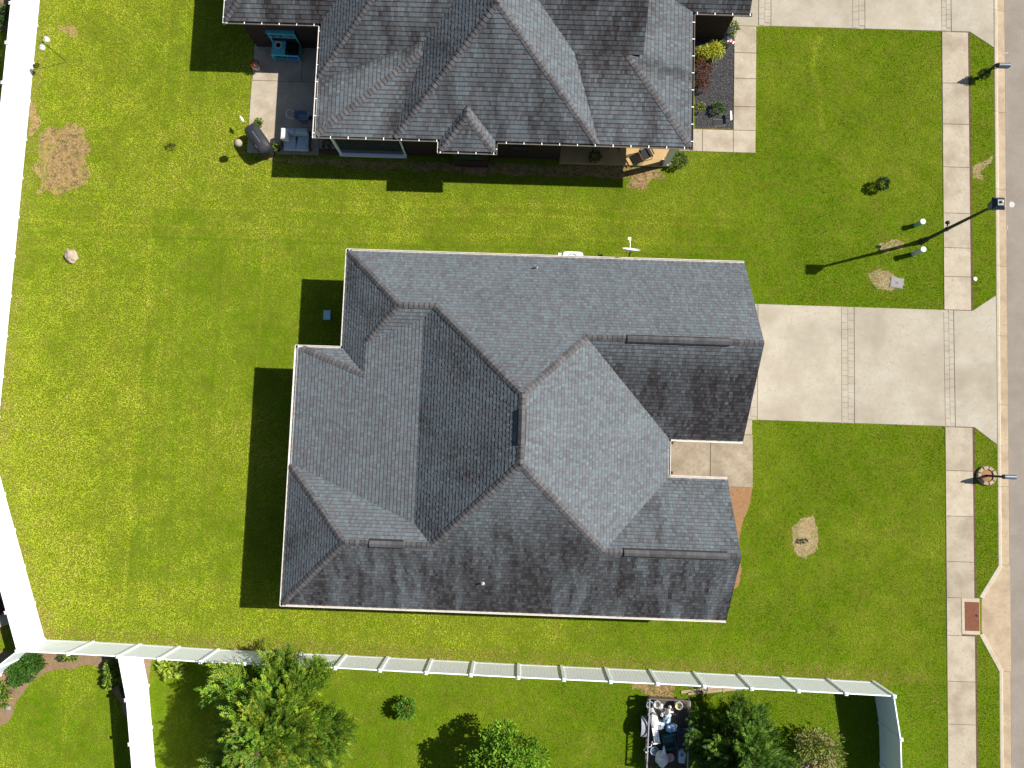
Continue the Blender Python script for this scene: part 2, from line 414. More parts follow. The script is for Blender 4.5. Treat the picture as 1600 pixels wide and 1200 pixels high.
# driveways
def strip_pavers(parent, x0, x1, y0, y1, seed):
    """band of stamped pavers"""
    r = random.Random(seed); y = y0+.03; n = 0
    w = (x1-x0)/2
    for c_ in range(2):
        y = y0+.03+ (0.14 if c_ else 0)
        while y < y1-.1:
            h = min(r.choice((.26, .34, .42)), y1-.03-y)
            if h > .12:
                q = MB().prism(inset([(x0+c_*w, y), (x0+c_*w+w, y), (x0+c_*w+w, y+h), (x0+c_*w, y+h)], .004), .0, .029+r.uniform(-.0008, .0008), bev=.004)
                put('paver', q, M['concrete'], parent)
            y += h
GX = 9.2
dyN, dyS = 6.99, 1.41
drive = struct('driveway', MB().prism([(GX, dyS), (walk_x(0)+2.6, dyS), (walk_x(0)+2.6, dyN), (GX, dyN)], -.1, .006), M['jointlight'], 'wide pale concrete driveway to the garage of the middle house')
strips = []
def drive_set(parent, yS, yN, xs, apron, seed, flareN=True, flareS=True):
    # xs: joints from house to sidewalk
    for i, (a, b) in enumerate(zip(xs, xs[1:])):
        a2 = a+.60
        slab(parent, [(a2, yS), (b, yS), (b, yN), (a2, yN)], m='concrete', gap=.006)
        strip_pavers(parent, a, a2-.004, yS, yN, seed+i)
    xA = xs[-1]; xE = apron
    strip_pavers(parent, xA, xA+.46, yS+.0, yN, seed+9)
    poly = [(xA+.47, yS), (xA+1.36, yS)]
    poly += [(xE(yS-.8), yS-.8)] if flareS else [(xE(yS), yS)]
    poly += [(xE(yN+.8), yN+.8)] if flareN else [(xE(yN), yN)]
    poly += [(xA+1.36, yN), (xA+.47, yN)]
    slab(parent, poly, m='concrete', gap=.006, z=.026)
drive_set(drive, dyS, dyN, [GX+1.55, 15.35, walk_x(4)], lambda y: curb_x(y)-.01, 3)
slab(drive, [(GX, dyS), (GX+1.55, dyS), (GX+1.55, dyN), (GX, dyN)], m='concrete', gap=.006)
ndy = 20.98
ndrive = struct('driveway', MB().prism([(9.4, ndy), (walk_x(22)+2.5, ndy), (walk_x(22)+2.5, ndy+6.5), (9.4, ndy+6.5)], -.1, .006), M['jointlight'], 'pale concrete driveway of the neighbouring house at the top edge')
drive_set(ndrive, ndy, ndy+6.4, [9.6+1.7, 15.95, walk_x(22)], lambda y: curb_x(y)-.01, 23, flareN=True)
# front walk of the middle house
fw = struct('front_walk', MB().prism([(6.2, .1), (10.9, .1), (10.9, -1.0), (6.2, -1.0)], -.1, .006), M['joint'], 'weathered concrete entry walk between garage and front gable')
A = lambda px, py: G(px, py)
slab(fw, [(6.2, .55), (9.15, .55), (9.15, -1.75), (6.2, -1.75)], m='oldwalk')
slab(fw, [(9.15, .72), A(1176, 680), A(1176, 762), (9.15, A(1176, 762)[1])], m='oldwalk')
slab(fw, [(9.55, 1.40), (A(1175, 660)[0], 1.40), (A(1175, 680)[0], A(1175, 680)[1]+.01), (9.55, A(1175, 680)[1]+.01)], m='walk')
# neighbour front walk along the gravel bed
nw = struct('front_walk', MB().prism([A(1088, 200), A(1180, 200), A(1180, 239), A(1088, 237)], -.1, .004), M['joint'], 'pale concrete slab walk beside the gravel bed next door')
xsl = [A(1147, 50)[0], A(1181, 50)[0]]
yl = [A(1165, p)[1] for p in (41, 83, 123, 167, 204, 239)]
for a, b in zip(yl, yl[1:]): slab(nw, [(xsl[0], b), (xsl[1]+.02, b), (xsl[1]+.02, a), (xsl[0], a)])
for a, b in ((1060, 1097), (1097, 1145)):
    slab(nw, [(A(a, 237)[0], yl[-1]), (A(b, 237)[0] if b < 1140 else xsl[0], yl[-1]), (A(b, 237)[0] if b < 1140 else xsl[0], yl[-2]), (A(a, 237)[0], yl[-2])])

# patio slabs of the neighbour
pat = struct('patio', MB().prism([A(398, 82), A(540, 82), A(540, 242), A(391, 240)], -.1, .004), M['joint'], 'concrete patio slab behind the neighbouring house, half in shade')
xa = A(394, 130)[0]; xm = A(472, 110)[0]; xr = A(498, 241)[0]; ytop = A(400, 60)[1]; yj = A(430, 127)[1]; ybm = A(440, 241)[1]
slab(pat, [(xa, yj), (xm, yj), (xm, ytop), (xa, ytop)], m='walk', z=.035)
slab(pat, [(xm, yj), (-8.9, yj), (-8.9, ytop), (xm, ytop)], m='walk', z=.035)
slab(pat, [(xa-.03, ybm), (xr, ybm), (xr, yj), (xa-.03, yj)], m='walk', z=.035)
slab(pat, [(xr, ybm+.35), (-8.9, ybm+.35), (-8.9, yj), (xr, yj)], m='walk', z=.035)

# planting beds and bare patches
def patch(name, px_poly, m, label, z=.004, jit=.12, parent=None, sub=4):
    pts = [Vector(G(*p)) for p in px_poly]; out = []
    for i in range(len(pts)):
        a, b = pts[i], pts[(i+1) % len(pts)]
        for k in range(sub):
            p = a.lerp(b, k/sub); n = noise.noise(Vector((p.x*1.7, p.y*1.7, 3)))*jit; n2 = noise.noise(Vector((p.x*1.7, p.y*1.7, 9)))*jit
            hf = .11 if name in ('bare_soil', 'sand_patch') else 0.0
            out.append((p.x+n+hf*noise.noise(Vector((p.x*6, p.y*6, 1))), p.y+n2+hf*noise.noise(Vector((p.x*6, p.y*6, 5)))))
    a = sum(out[i][0]*out[(i+1) % len(out)][1]-out[(i+1) % len(out)][0]*out[i][1] for i in range(len(out)))
    if a < 0: out = out[::-1]
    tri = geometry.tessellate_polygon([[Vector((x, y, 0)) for x, y in out]])
    o = struct(name, MB().add([(x, y, z) for x, y in out], [tuple(t_) for t_ in tri]), m, label, parent)
    me = o.data
    for p in me.polygons:
        if p.normal.z < 0: p.flip()
    return out
def ell(cx, cy, rx, ry, n=12, sq=1.0):
    return [(cx+rx*cos(2*pi*k/n), cy+ry*sin(2*pi*k/n)) for k in range(n)]
patches = []   # (poly, grass survival, dry)
def bare(px_poly, keep, m='soil', label='', jit=.25, name='bare_patch'):
    poly = patch(name, px_poly, M[m], label, jit=jit, sub=9); patches.append((poly, keep))
bare([(62, 215), (92, 196), (120, 188), (136, 192), (137, 240), (135, 290), (100, 298), (62, 305), (57, 270)], .42, 'soil', 'brown bare soil patch near the left fence', name='bare_soil', jit=.55)
bare(ell(1258, 840, 21, 34), .10, 'sand', 'sandy oval bare patch in the front lawn', name='sand_patch')
bare([(985, 262), (1030, 262), (1036, 275), (1015, 288), (1000, 294), (983, 292)], .12, 'soil', 'bare tan soil patch beside the neighbour porch column', name='bare_soil')
bare([(1357, 430), (1375, 420), (1400, 430), (1415, 448), (1392, 456), (1370, 452)], .7, 'sand', 'dry sandy patch around the grey lid', name='sand_patch')
bare([(1518, 262), (1530, 252), (1549, 245), (1549, 258), (1534, 264), (1530, 280), (1519, 276)], .5, 'sand', 'bare sandy crossing in the verge', name='sand_patch')
bare([(1368, 385), (1392, 376), (1412, 378), (1410, 390), (1385, 397), (1370, 393)], .8, 'sand', 'thin worn patch under the street lamp shadow', name='sand_patch')
bare([(985, 1060), (1055, 1064), (1050, 1090), (1010, 1090), (990, 1075)], .35, 'soil', 'worn bare strip between fence and trailer', name='bare_soil')
bare([(1245, 1145), (1285, 1138), (1308, 1170), (1305, 1225), (1245, 1225)], .95, 'sand', 'bare sandy bed between dark cypress and fence', name='sand_patch')
bare([(425, 246), (985, 262), (985, 276), (880, 275), (700, 270), (560, 262), (500, 256), (428, 254)], .25, 'soil', 'bare shaded strip along the neighbour wall', name='bare_soil')
bare([(396, 236), (425, 240), (424, 249), (412, 250)], .1, 'straw', 'reddish soil at the patio corner', name='bare_soil', jit=.05)
bare([(1180, 40), (1186, 41), (1186, 42), (1180, 42)], .8, 'soil', 'thin soil edge by the driveway', name='bare_soil', jit=.02)
bare([(44, 150), (62, 180), (60, 205), (46, 215)], .35, 'soil', 'worn ground along the left fence', name='bare_soil')
bare([(85, 40), (115, 40), (124, 58), (110, 60), (98, 50)], .5, 'soil', 'small worn patch in the upper left lawn', name='bare_soil')
# beds
beds = []
beds.append(patch('pine_straw_bed', [(1128, 760), (1176, 760), (1172, 785), (1160, 820), (1150, 860), (1160, 890), (1152, 918), (1128, 930), (1060, 930), (1060, 760)], M['straw'], 'pine straw bed in front of the front gable', jit=.05))
beds.append(patch('gravel_bed', [(1086, 40), (1147, 40), (1145, 200), (1086, 200)], M['gravel'], 'dark gravel bed between neighbour wall and walk', z=.010, jit=.0))
beds.append(patch('mulch_bed', [(0, 1020), (60, 1015), (215, 1010), (235, 1035), (235, 1080), (205, 1125), (196, 1118), (180, 1085), (160, 1068), (155, 1040), (125, 1040), (75, 1052), (42, 1070), (30, 1095), (10, 1130), (-60, 1160), (-60, 1030)], M['mulch'], 'curved tan mulch bed inside the bottom left fence corner', jit=.2))
beds.append(patch('mulch_bed', [(-60, -40), (26, -40), (22, 45), (0, 47), (-60, 45)], M['mulch'], 'tan mulch bed behind the fence in the top left corner', jit=.1))

# ------------------------------------------------------------------ roofs
S8 = 2/3; ZE = 2.85
def clip_convex(poly, tri):
    out = poly
    for i in range(3):
        a, b = tri[i], tri[(i+1) % 3]
        ex, ey = b[0]-a[0], b[1]-a[1]
        inp = out; out = []
        if not inp: return out
        for k in range(len(inp)):
            p, q = inp[k], inp[(k+1) % len(inp)]
            sp = ex*(p[1]-a[1])-ey*(p[0]-a[0]); sq = ex*(q[1]-a[1])-ey*(q[0]-a[0])
            if sp >= -1e-9: out.append(p)
            if (sp > 1e-9 and sq < -1e-9) or (sp < -1e-9 and sq > 1e-9):
                tt = sp/(sp-sq); out.append((p[0]+(q[0]-p[0])*tt, p[1]+(q[1]-p[1])*tt))
    return out

def shingles(poly, down, zf, stain, rng, exposure=.150, tone=1.0):
    """courses of laminated tabs over one roof slope. poly in plan, down = unit plan vector down the slope"""
    d = Vector((down[0], down[1])); ux, uy = -d.y, d.x
    p0 = Vector(poly[0]); s_len = abs(zf(p0.x+d.x, p0.y+d.y)-zf(p0.x, p0.y)); run = 1/sqrt(1+s_len*s_len)
    loc = [((p[0]*ux+p[1]*uy), -(p[0]*d.x+p[1]*d.y)) for p in poly]     # u along eave, v up slope (plan)
    tri_idx = geometry.tessellate_polygon([[Vector((u, v, 0)) for u, v in loc]])
    tris = []
    for t_ in tri_idx:
        a = [loc[i] for i in t_]
        ar = (a[1][0]-a[0][0])*(a[2][1]-a[0][1])-(a[2][0]-a[0][0])*(a[1][1]-a[0][1])
        if abs(ar) < 1e-6: continue
        if ar < 0: a = a[::-1]
        tris.append((a, min(p[0] for p in a), max(p[0] for p in a), min(p[1] for p in a), max(p[1] for p in a)))
    umin, umax = min(p[0] for p in loc), max(p[0] for p in loc); vmin, vmax = min(p[1] for p in loc), max(p[1] for p in loc)
    e = exposure*run
    mb = MB(); nrm = Vector((-(zf(1, 0)-zf(0, 0)), -(zf(0, 1)-zf(0, 0)), 1)).normalized()
    k = 0; v = vmin-.02
    while v < vmax:
        u = umin-rng.uniform(0, .3); lay = rng.random() < .5
        hj = rng.uniform(-.0015, .0015)
        while u < umax:
            w = rng.uniform(.075, .17); lay = not lay if rng.random() < .8 else lay
            th = (.022 if lay else .012)+hj
            um, vm = u+w/2, v+e/2
            x, y = ux*um-d.x*vm, uy*um-d.y*vm
            b = rng.choice((.92, .97, 1.0, 1.04, 1.09)) * (0.95 if lay else 1.04) * tone; warm = rng.random() < .42
            mott = noise.noise(Vector((x*.9, y*.9, 1.7)))*.10
            b *= 1+mott
            st = stain(x, y, um, vm)
            st = max(0.0, min(1.0, st + (rng.random()-.5)*.42*(1 if st > .04 else 0)))
            bc = (.114, .118, .128) if warm else (.124, .146, .160)
            c = (b*bc[0]*(1-st)+.028*st, b*bc[1]*(1-st)+.024*st, b*bc[2]*(1-st)+.025*st)
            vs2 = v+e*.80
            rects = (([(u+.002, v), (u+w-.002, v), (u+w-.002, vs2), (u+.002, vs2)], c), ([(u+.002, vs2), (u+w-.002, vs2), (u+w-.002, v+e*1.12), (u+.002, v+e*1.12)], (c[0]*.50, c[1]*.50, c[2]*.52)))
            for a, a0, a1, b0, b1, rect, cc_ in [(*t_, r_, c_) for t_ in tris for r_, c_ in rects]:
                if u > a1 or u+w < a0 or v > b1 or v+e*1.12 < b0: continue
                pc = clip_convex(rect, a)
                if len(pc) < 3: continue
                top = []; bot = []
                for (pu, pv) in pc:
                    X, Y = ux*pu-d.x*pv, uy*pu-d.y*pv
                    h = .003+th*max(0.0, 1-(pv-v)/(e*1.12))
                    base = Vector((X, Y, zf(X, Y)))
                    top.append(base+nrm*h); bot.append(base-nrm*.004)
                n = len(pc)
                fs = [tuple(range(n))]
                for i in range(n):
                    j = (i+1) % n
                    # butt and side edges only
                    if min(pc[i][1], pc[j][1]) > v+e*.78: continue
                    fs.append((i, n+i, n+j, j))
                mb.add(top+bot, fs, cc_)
            u += w
        v += e; k += 1
    return mb

def deck_mesh(planes, drop=.012):
    mb = MB()
    for poly, down, zf in planes:
        tri = geometry.tessellate_polygon([[Vector((x, y, 0)) for x, y in poly]])
        vs_ = [(x, y, zf(x, y)-drop) for x, y in poly]
        fs = []
        for t_ in tri:
            a, b, c = [Vector(vs_[i]) for i in t_]
            fs.append(tuple(t_) if (b-a).cross(c-a).z > 0 else tuple(t_[::-1]))
        mb.add(vs_, fs)
    return mb

def cap_line(roof, a, b, w1, w2, rng, budget, length=.20, half=.145):
    """overlapping ridge caps from a (low end) to b; w1,w2 = unit vectors down the two slopes, square to the ridge"""
    a, b = Vector(a), Vector(b); L = (b-a).length; d = (b-a)/L
    n = max(1, int(L/length)); step = L/n
    w1, w2 = Vector(w1), Vector(w2); up = (d.cross(w1)); up = up if up.z > 0 else -up
    nrm1 = d.cross(w1); nrm1 = nrm1 if nrm1.z > 0 else -nrm1
    nrm2 = d.cross(w2); nrm2 = nrm2 if nrm2.z > 0 else -nrm2
    nm = (nrm1+nrm2).normalized()
    q = MB()
    for (x0, lift) in ((0, .034), (step*.80, .021), (step*1.18, .014)):
        for off in (w1*half+nrm1*lift, w1*half*.33+nrm1*lift*1.05, nm*lift*1.02, w2*half*.33+nrm2*lift*1.05, w2*half+nrm2*lift): q.v.append(tuple(d*x0+off))
    for (x0) in (0, step*1.18):
        for off in (w1*half-nrm1*.006, w1*half*.33-nrm1*.006, -nm*.006, w2*half*.33-nrm2*.006, w2*half-nrm2*.006): q.v.append(tuple(d*x0+off))
    q.f = [(i, i+5, i+6, i+1) for i in range(4)]+[(5+i, i+10, i+11, i+6) for i in range(4)]+[(15+i, i, i+1, 16+i) for i in range(4)]+[(0, 15, 20, 10, 5), (4, 9, 14, 24, 19)]
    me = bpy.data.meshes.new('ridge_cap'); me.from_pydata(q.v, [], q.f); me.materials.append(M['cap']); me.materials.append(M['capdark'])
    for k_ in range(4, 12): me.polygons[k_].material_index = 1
    off = wloc(roof)
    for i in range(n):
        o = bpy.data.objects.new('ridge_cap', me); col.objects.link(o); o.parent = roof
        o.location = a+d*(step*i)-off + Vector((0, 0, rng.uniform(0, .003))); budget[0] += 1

def down3(d2, zf):
    v = Vector((d2[0], d2[1], zf(d2[0], d2[1])-zf(0, 0))); return v.normalized()
def square_to(v, d):
    d = Vector(d).normalized(); v = Vector(v); return (v-v.dot(d)*d).normalized()

def gutter(parent, pts, out, zt, inner, hang=0.0, w=.13, dep=.10, gm='gutter'):
    """open trough along a straight eave; out = unit plan vector away from the house"""
    a, b = Vector(pts[0]), Vector(pts[1]); o2 = Vector(out)
    prof = [(-w+.0, zt+.015), (-w, zt-dep), (-.02, zt-dep), (0, zt-.03), (0, zt), (-.022, zt), (-.022, zt-.028), (-.035, zt-dep+.008), (-w+.01, zt-dep+.008), (-w+.01, zt+.015)]
    q = MB(); n = len(prof)
    for p in (a, b):
        for r, z in prof: q.v.append((p.x+o2.x*r, p.y+o2.y*r, z))
    for i in range(n):
        j = (i+1) % n; q.f.append((i, j, n+j, n+i)); q.c.append(None)
    q.f += [tuple(range(n)), tuple(range(2*n-1, n-1, -1))]; q.c += [None]*2
    g_ = put('gutter', q, M[gm], parent)
    q = MB(); zi = zt-dep*.45
    i0, i1 = -w+.011, -.026
    q.add([(a.x+o2.x*i0, a.y+o2.y*i0, zi), (b.x+o2.x*i0, b.y+o2.y*i0, zi), (b.x+o2.x*i1, b.y+o2.y*i1, zi), (a.x+o2.x*i1, a.y+o2.y*i1, zi)], [(0, 1, 2, 3)])
    put('gutter_debris', q, M[inner], g_)
    if hang:
        L = (b-a).length; d = (b-a)/L; k = int(L/hang); s0 = (L-k*hang)/2
        for i in range(k+1):
            c_ = a+d*(s0+i*hang); q = MB()
            rz = atan2(d.y, d.x)
            q.box(c_.x-o2.x*w/2, c_.y-o2.y*w/2, zt+.004, .035, w, .008, rz)
            put('hanger', q, M['white'], g_)
    return g_

def window(parent, cx, cy, n, w, h, z0, m='trim'):
    n = Vector(n); t_ = Vector((-n.y, n.x)); rz = atan2(t_.y, t_.x)
    q = MB(); d = .05
    for s in (-1, 1): q.box(cx+t_.x*s*(w/2+.04)+n.x*.03, cy+t_.y*s*(w/2+.04)+n.y*.03, z0+h/2, .08, .08, h+.16, rz)
    for zz in (z0-.04, z0+h+.04, z0+h/2): q.box(cx+n.x*.03, cy+n.y*.03, zz, w, .07, .08 if zz != z0+h/2 else .05, rz)
    wo = put('window', q, M[m], parent)
    put('pane', MB().box(cx+n.x*.012, cy+n.y*.012, z0+h/2, w, .02, h, rz), M['glass'], wo)

def plane_fn(kind, ref, slope, z0=ZE):
    if kind == 'x+': return lambda x, y: z0+slope*(x-ref)
    if kind == 'x-': return lambda x, y: z0+slope*(ref-x)
    if kind == 'y+': return lambda x, y: z0+slope*(y-ref)
    return lambda x, y: z0+slope*(ref-y)
DOWN = {'x+': (-1, 0), 'x-': (1, 0), 'y+': (0, -1), 'y-': (0, 1)}

def sm(a, b, x):
    t_ = max(0.0, min(1.0, (x-a)/(b-a))); return t_*t_*(3-2*t_)

# ---------------- middle house
house = thing('house', 'single storey house with blue grey shingle hip roof in the middle', 'house', (0, 0, 0))
KW = (ZE+0)*0+ (7.2-S8*4.25-ZE)/5.82
P = {}
P['N'] = ([(-7.79, 8.19), (-5.12, 5.52), (-3.595, 5.52), (.15, 1.775), (2.65, 4.275), (9.78, 4.275), (9.78, 8.19)], 'y-', 8.3, S8, ZE)
P['S'] = ([(-9.81, -7.25), (9.13, -7.25), (9.13, -4.29), (3.605, -4.29), (.15, -.835), (-3.305, -4.29), (-6.85, -4.29)], 'y+', -7.36, S8, ZE)
P['E'] = ([(.15, 1.775), (.15, -.835), (3.605, -4.29), (6.565, -1.33), (6.565, .36), (2.65, 4.275)], 'x-', 6.675, S8, ZE)
P['Wu'] = ([(.15, 1.775), (-3.595, 5.52), (-4.1, 5.015), (-4.1, -3.495), (-3.305, -4.29), (.15, -.835)], 'x+', .15, S8, 7.2)
P['Wl'] = ([(-9.81, -1.264), (-4.1, -3.495), (-4.1, 5.015), (-6.603, 4.0375), (-6.603, 2.623), (-9.639, 3.81), (-9.81, 3.81)], 'x+', -9.92, KW, ZE)
P['NWw'] = ([(-7.79, 8.19), (-7.79, 3.81), (-6.603, 2.623), (-6.603, 4.0375), (-5.12, 5.52)], 'x+', -7.9, S8, ZE)
P['NWs'] = ([(-5.12, 5.52), (-6.603, 4.0375), (-4.1, 5.015), (-3.595, 5.52)], 'y+', 5.52, S8, ZE+S8*2.78)
P['NN'] = ([(-9.639, 3.81), (-6.603, 2.623), (-7.79, 3.81)], 'y-', 3.92, S8, ZE)
P['SWw'] = ([(-9.81, -7.25), (-6.85, -4.29), (-9.81, -1.33)], 'x+', -9.92, S8, ZE)
P['SWn'] = ([(-9.81, -1.33), (-6.85, -4.29), (-3.305, -4.29), (-4.1, -3.495), (-9.81, -1.264)], 'y-', -4.29, S8, ZE+S8*3.07)
P['GS'] = ([(2.65, 4.275), (6.565, .36), (9.78, .36), (9.78, 4.275)], 'y+', .25, S8, ZE)
P['GN'] = ([(3.605, -4.29), (9.13, -4.29), (9.13, -1.33), (6.565, -1.33)], 'y-', -1.22, S8, ZE)
def nz2(x, y, sx, sy, k): return noise.fractal(Vector((x*sx, y*sy, k)), .8, 2.1, 4)
def no_stain(x, y, u, v): return 0.0
def streak(x, y, k): return .55*nz2(x+.35*noise.noise(Vector((x*.5, y*.8, k))), y, 1.1, .28, k)+.45*nz2(x, y, 2.9, .5, k+7)
def st_S(x, y, u, v):
    h = (y+7.25)/6.4
    s = sm(1.0, .2, h)*(.54+.34*noise.noise(Vector((x*.21, y*.2, 8)))+.85*streak(x, y, 4.2))
    s += .42*sm(.95, .3, h)*sm(3.6, .4, abs(x-1.0-.4*y-2))
    s -= .18*sm(-3.0, -9, x)*sm(.2, .8, h)
    return max(0, min(.85, s))
def st_GS(x, y, u, v):
    h = (y-.3)/4.0
    return max(0, min(.9, sm(1.15, .55, h)*(.66+.22*sm(4.5, 9, x)+.55*streak(x, y, 2.2))))
def st_GN(x, y, u, v): return max(0, min(.5, .10+.5*nz2(x, y, 1.2, .5, 6.0)))
def st_light(x, y, u, v): return max(0, min(.4, .6*nz2(x, y, .5, .5, 1.0)-.05))
STAIN = {'S': st_S, 'GS': st_GS, 'GN': st_GN, 'Wu': st_light, 'SWw': st_light, 'NWw': st_light}
TONE = {'N': 1.0, 'S': .98}
def build_roof(house, P, STAIN, seed, exposure=.150, tone=1.0):
    fn = {k: plane_fn(v[1], v[2], v[3], v[4]) for k, v in P.items()}
    roof = put('roof', deck_mesh([(v[0], DOWN[v[1]], fn[k]) for k, v in P.items()]), M['deck'], house)
    for i, (k, v) in enumerate(P.items()):
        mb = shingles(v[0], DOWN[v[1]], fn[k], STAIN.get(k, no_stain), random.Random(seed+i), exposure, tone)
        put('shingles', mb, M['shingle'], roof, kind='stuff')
    return roof, fn
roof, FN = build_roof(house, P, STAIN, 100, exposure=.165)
bud = [0]
def caps(roof, P, FN, lines, seed):
    r = random.Random(seed)
    for (a, b, k1, k2) in lines:
        A3 = Vector((a[0], a[1], FN[k1](*a))); B3 = Vector((b[0], b[1], FN[k1](*b)))
        d = B3-A3
        w1 = square_to(down3(DOWN[P[k1][1]], FN[k1]), d); w2 = square_to(down3(DOWN[P[k2][1]], FN[k2]), d)
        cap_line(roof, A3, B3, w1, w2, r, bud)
caps(roof, P, FN, [
    ((-7.76, 8.16), (-5.12, 5.52), 'N', 'NWw'), ((-5.12, 5.52), (-3.6, 5.52), 'N', 'NWs'),
    ((-3.595, 5.52), (.1, 1.825), 'N', 'Wu'), ((2.65, 4.275), (.2, 1.825), 'N', 'E'),
    ((9.76, 4.275), (2.65, 4.275), 'N', 'GS'),
    ((.15, 1.80), (.15, -.86), 'E', 'Wu'),
    ((-3.305, -4.29), (.1, -.885), 'S', 'Wu'), ((3.605, -4.29), (.2, -.885), 'S', 'E'),
    ((9.11, -4.29), (3.605, -4.29), 'S', 'GN'), ((-3.32, -4.29), (-6.83, -4.29), 'S', 'SWn'),
    ((-9.78, -7.22), (-6.86, -4.30), 'S', 'SWw'), ((-9.78, -1.36), (-6.86, -4.28), 'SWn', 'SWw'),
    ((-6.55, 4.09), (-5.14, 5.50), 'NWs', 'NWw'), ((-9.55, 3.775), (-6.63, 2.634), 'NN', 'Wl'),
], 5)
# low ridge vents
def ridge_vent(roof, a, b, k1, k2, P, FN):
    A3 = Vector((a[0], a[1], FN[k1](*a))); B3 = Vector((b[0], b[1], FN[k1](*b))); d = (B3-A3).normalized()
    w1 = square_to(down3(DOWN[P[k1][1]], FN[k1]), d); w2 = square_to(down3(DOWN[P[k2][1]], FN[k2]), d)
    q = MB(); top = []; 
    for e in (A3, B3):
        for w in (w1, None, w2):
            p = e+Vector((0, 0, .085)) + (w*.205 if w else Vector((0, 0, .012)))
            q.v.append(tuple(p))
        for w in (w1, None, w2):
            p = e+Vector((0, 0, .0)) + (w*.215 if w else Vector((0, 0, 0)))
            q.v.append(tuple(p))
    q.f = [(0, 1, 7, 6), (1, 2, 8, 7), (3, 0, 6, 9), (2, 5, 11, 8), (0, 3, 4, 1), (1, 4, 5, 2), (6, 7, 10, 9), (7, 8, 11, 10)]; q.c = [None]*8
    v = put('ridge_vent', q, M['vent'], roof)
    L = (B3-A3).length; n = int(L/.2); st = L/n; off = wloc(roof)
    q = MB()
    for x0, lf in ((.0, .022), (st*.96, .008)):
        for o_ in (w1*.15, Vector((0, 0, .008)), w2*.15): q.v.append(tuple(d*x0+o_+Vector((0, 0, .086+lf))))
    for x0 in (.0, st*.96):
        for o_ in (w1*.15, Vector((0, 0, .008)), w2*.15): q.v.append(tuple(d*x0+o_+Vector((0, 0, .08))))
    q.f = [(0, 3, 4, 1), (1, 4, 5, 2), (6, 0, 1, 7), (7, 1, 2, 8), (0, 6, 9, 3), (2, 5, 11, 8)]
    me = bpy.data.meshes.new('vent_cap'); me.from_pydata(q.v, [], q.f); me.materials.append(M['cap'])
    for i in range(n):
        o = bpy.data.objects.new('vent_cap', me); col.objects.link(o); o.parent = roof; o.location = A3+d*(st*i)-off
def ridge_x(px, py, z): return G(px, py, z)[0]
zG = ZE+S8*4.025
ridge_vent(roof, (ridge_x(1140, 531, zG), 4.275), (ridge_x(980, 527, zG), 4.275), 'N', 'GS', P, FN)
z2 = ZE+S8*3.07
ridge_vent(roof, (ridge_x(1136, 863, z2), -4.29), (ridge_x(975, 860, z2), -4.29), 'S', 'GN', P, FN)
ridge_vent(roof, (ridge_x(630, 847, z2), -4.29), (ridge_x(577, 847, z2), -4.29), 'S', 'SWn', P, FN)
ridge_vent(roof, (.15, G(815, 640, 7.2)[1]), (.15, G(815, 695, 7.2)[1]), 'E', 'Wu', P, FN)
# plumbing vents
for (px, py, k) in ((838, 417, 'N'), (754, 912, 'S')):
    x, y = G(px, py, 3.5); 
    for _ in range(4): x, y = G(px, py, FN[k](x, y)+.15)
    z = FN[k](x, y)
    q = MB().lathe([(.09, -.05), (.09, .01), (.055, .05), (.038, .07), (.038, .26), (.028, .26), (.028, .2)], x, y, z, 12)
    vp = put('vent_pipe', q, M['steel'] if k == 'N' else M['bucket'], roof)
# gutters of the middle house
for pts, out in (([(-7.9, 8.3), (9.78, 8.3)], (0, 1)), ([(-7.9, 8.3), (-7.9, 3.92)], (-1, 0)), ([(-9.92, 3.92), (-7.9, 3.92)], (0, 1)), ([(-9.92, 3.92), (-9.92, -7.36)], (-1, 0)),
                 ([(-9.92, -7.36), (9.13, -7.36)], (0, -1)), ([(6.675, .25), (9.78, .25)], (0, -1)), ([(6.675, .25), (6.675, -1.22)], (1, 0)), ([(6.675, -1.22), (9.13, -1.22)], (0, 1))):
    gutter(house, pts, out, 2.90, 'gsed', w=.15)
for (x, y) in ((6.60, .17), (6.60, -1.12)):
    put('downspout', MB().box(x+.16, y, 1.6, .07, .09, 2.4).box(x+.13, y, 2.80, .11, .13, .04), M['black'], house)
# soffit, walls
foot = [(-7.79, 8.19), (-7.79, 3.81), (-9.81, 3.81), (-9.81, -7.25), (9.10, -7.25), (9.10, -1.33), (6.565, -1.33), (6.565, .36), (9.75, .36), (9.75, 8.19)]
wallp = inset(foot, .42)
tri = geometry.tessellate_polygon([[Vector((x, y, 0)) for x, y in foot]])
put('soffit', MB().add([(x, y, 2.76) for x, y in foot], [tuple(t_) for t_ in tri]), M['trim'], house)
def wall_ring(poly, z0, z1):
    q = MB(); n = len(poly)
    q.v = [(x, y, z0) for x, y in poly]+[(x, y, z1) for x, y in poly]
    q.f = [(i, (i+1) % n, n+(i+1) % n, n+i) for i in range(n)]; q.c = [None]*n; return q
put('wall', wall_ring(wallp, -.05, 2.76), M['brick'], house)
q = MB(); q.add([(9.36, .36, 2.75), (9.36, 8.19, 2.75), (9.36, 4.275, 5.40)], [(0, 1, 2)]); put('gable_wall', q, M['brick'], house)
q = MB(); q.add([(8.72, -7.25, 2.75), (8.72, -1.33, 2.75), (8.72, -4.29, 4.80)], [(0, 1, 2)]); put('gable_wall', q, M['brick'], house)
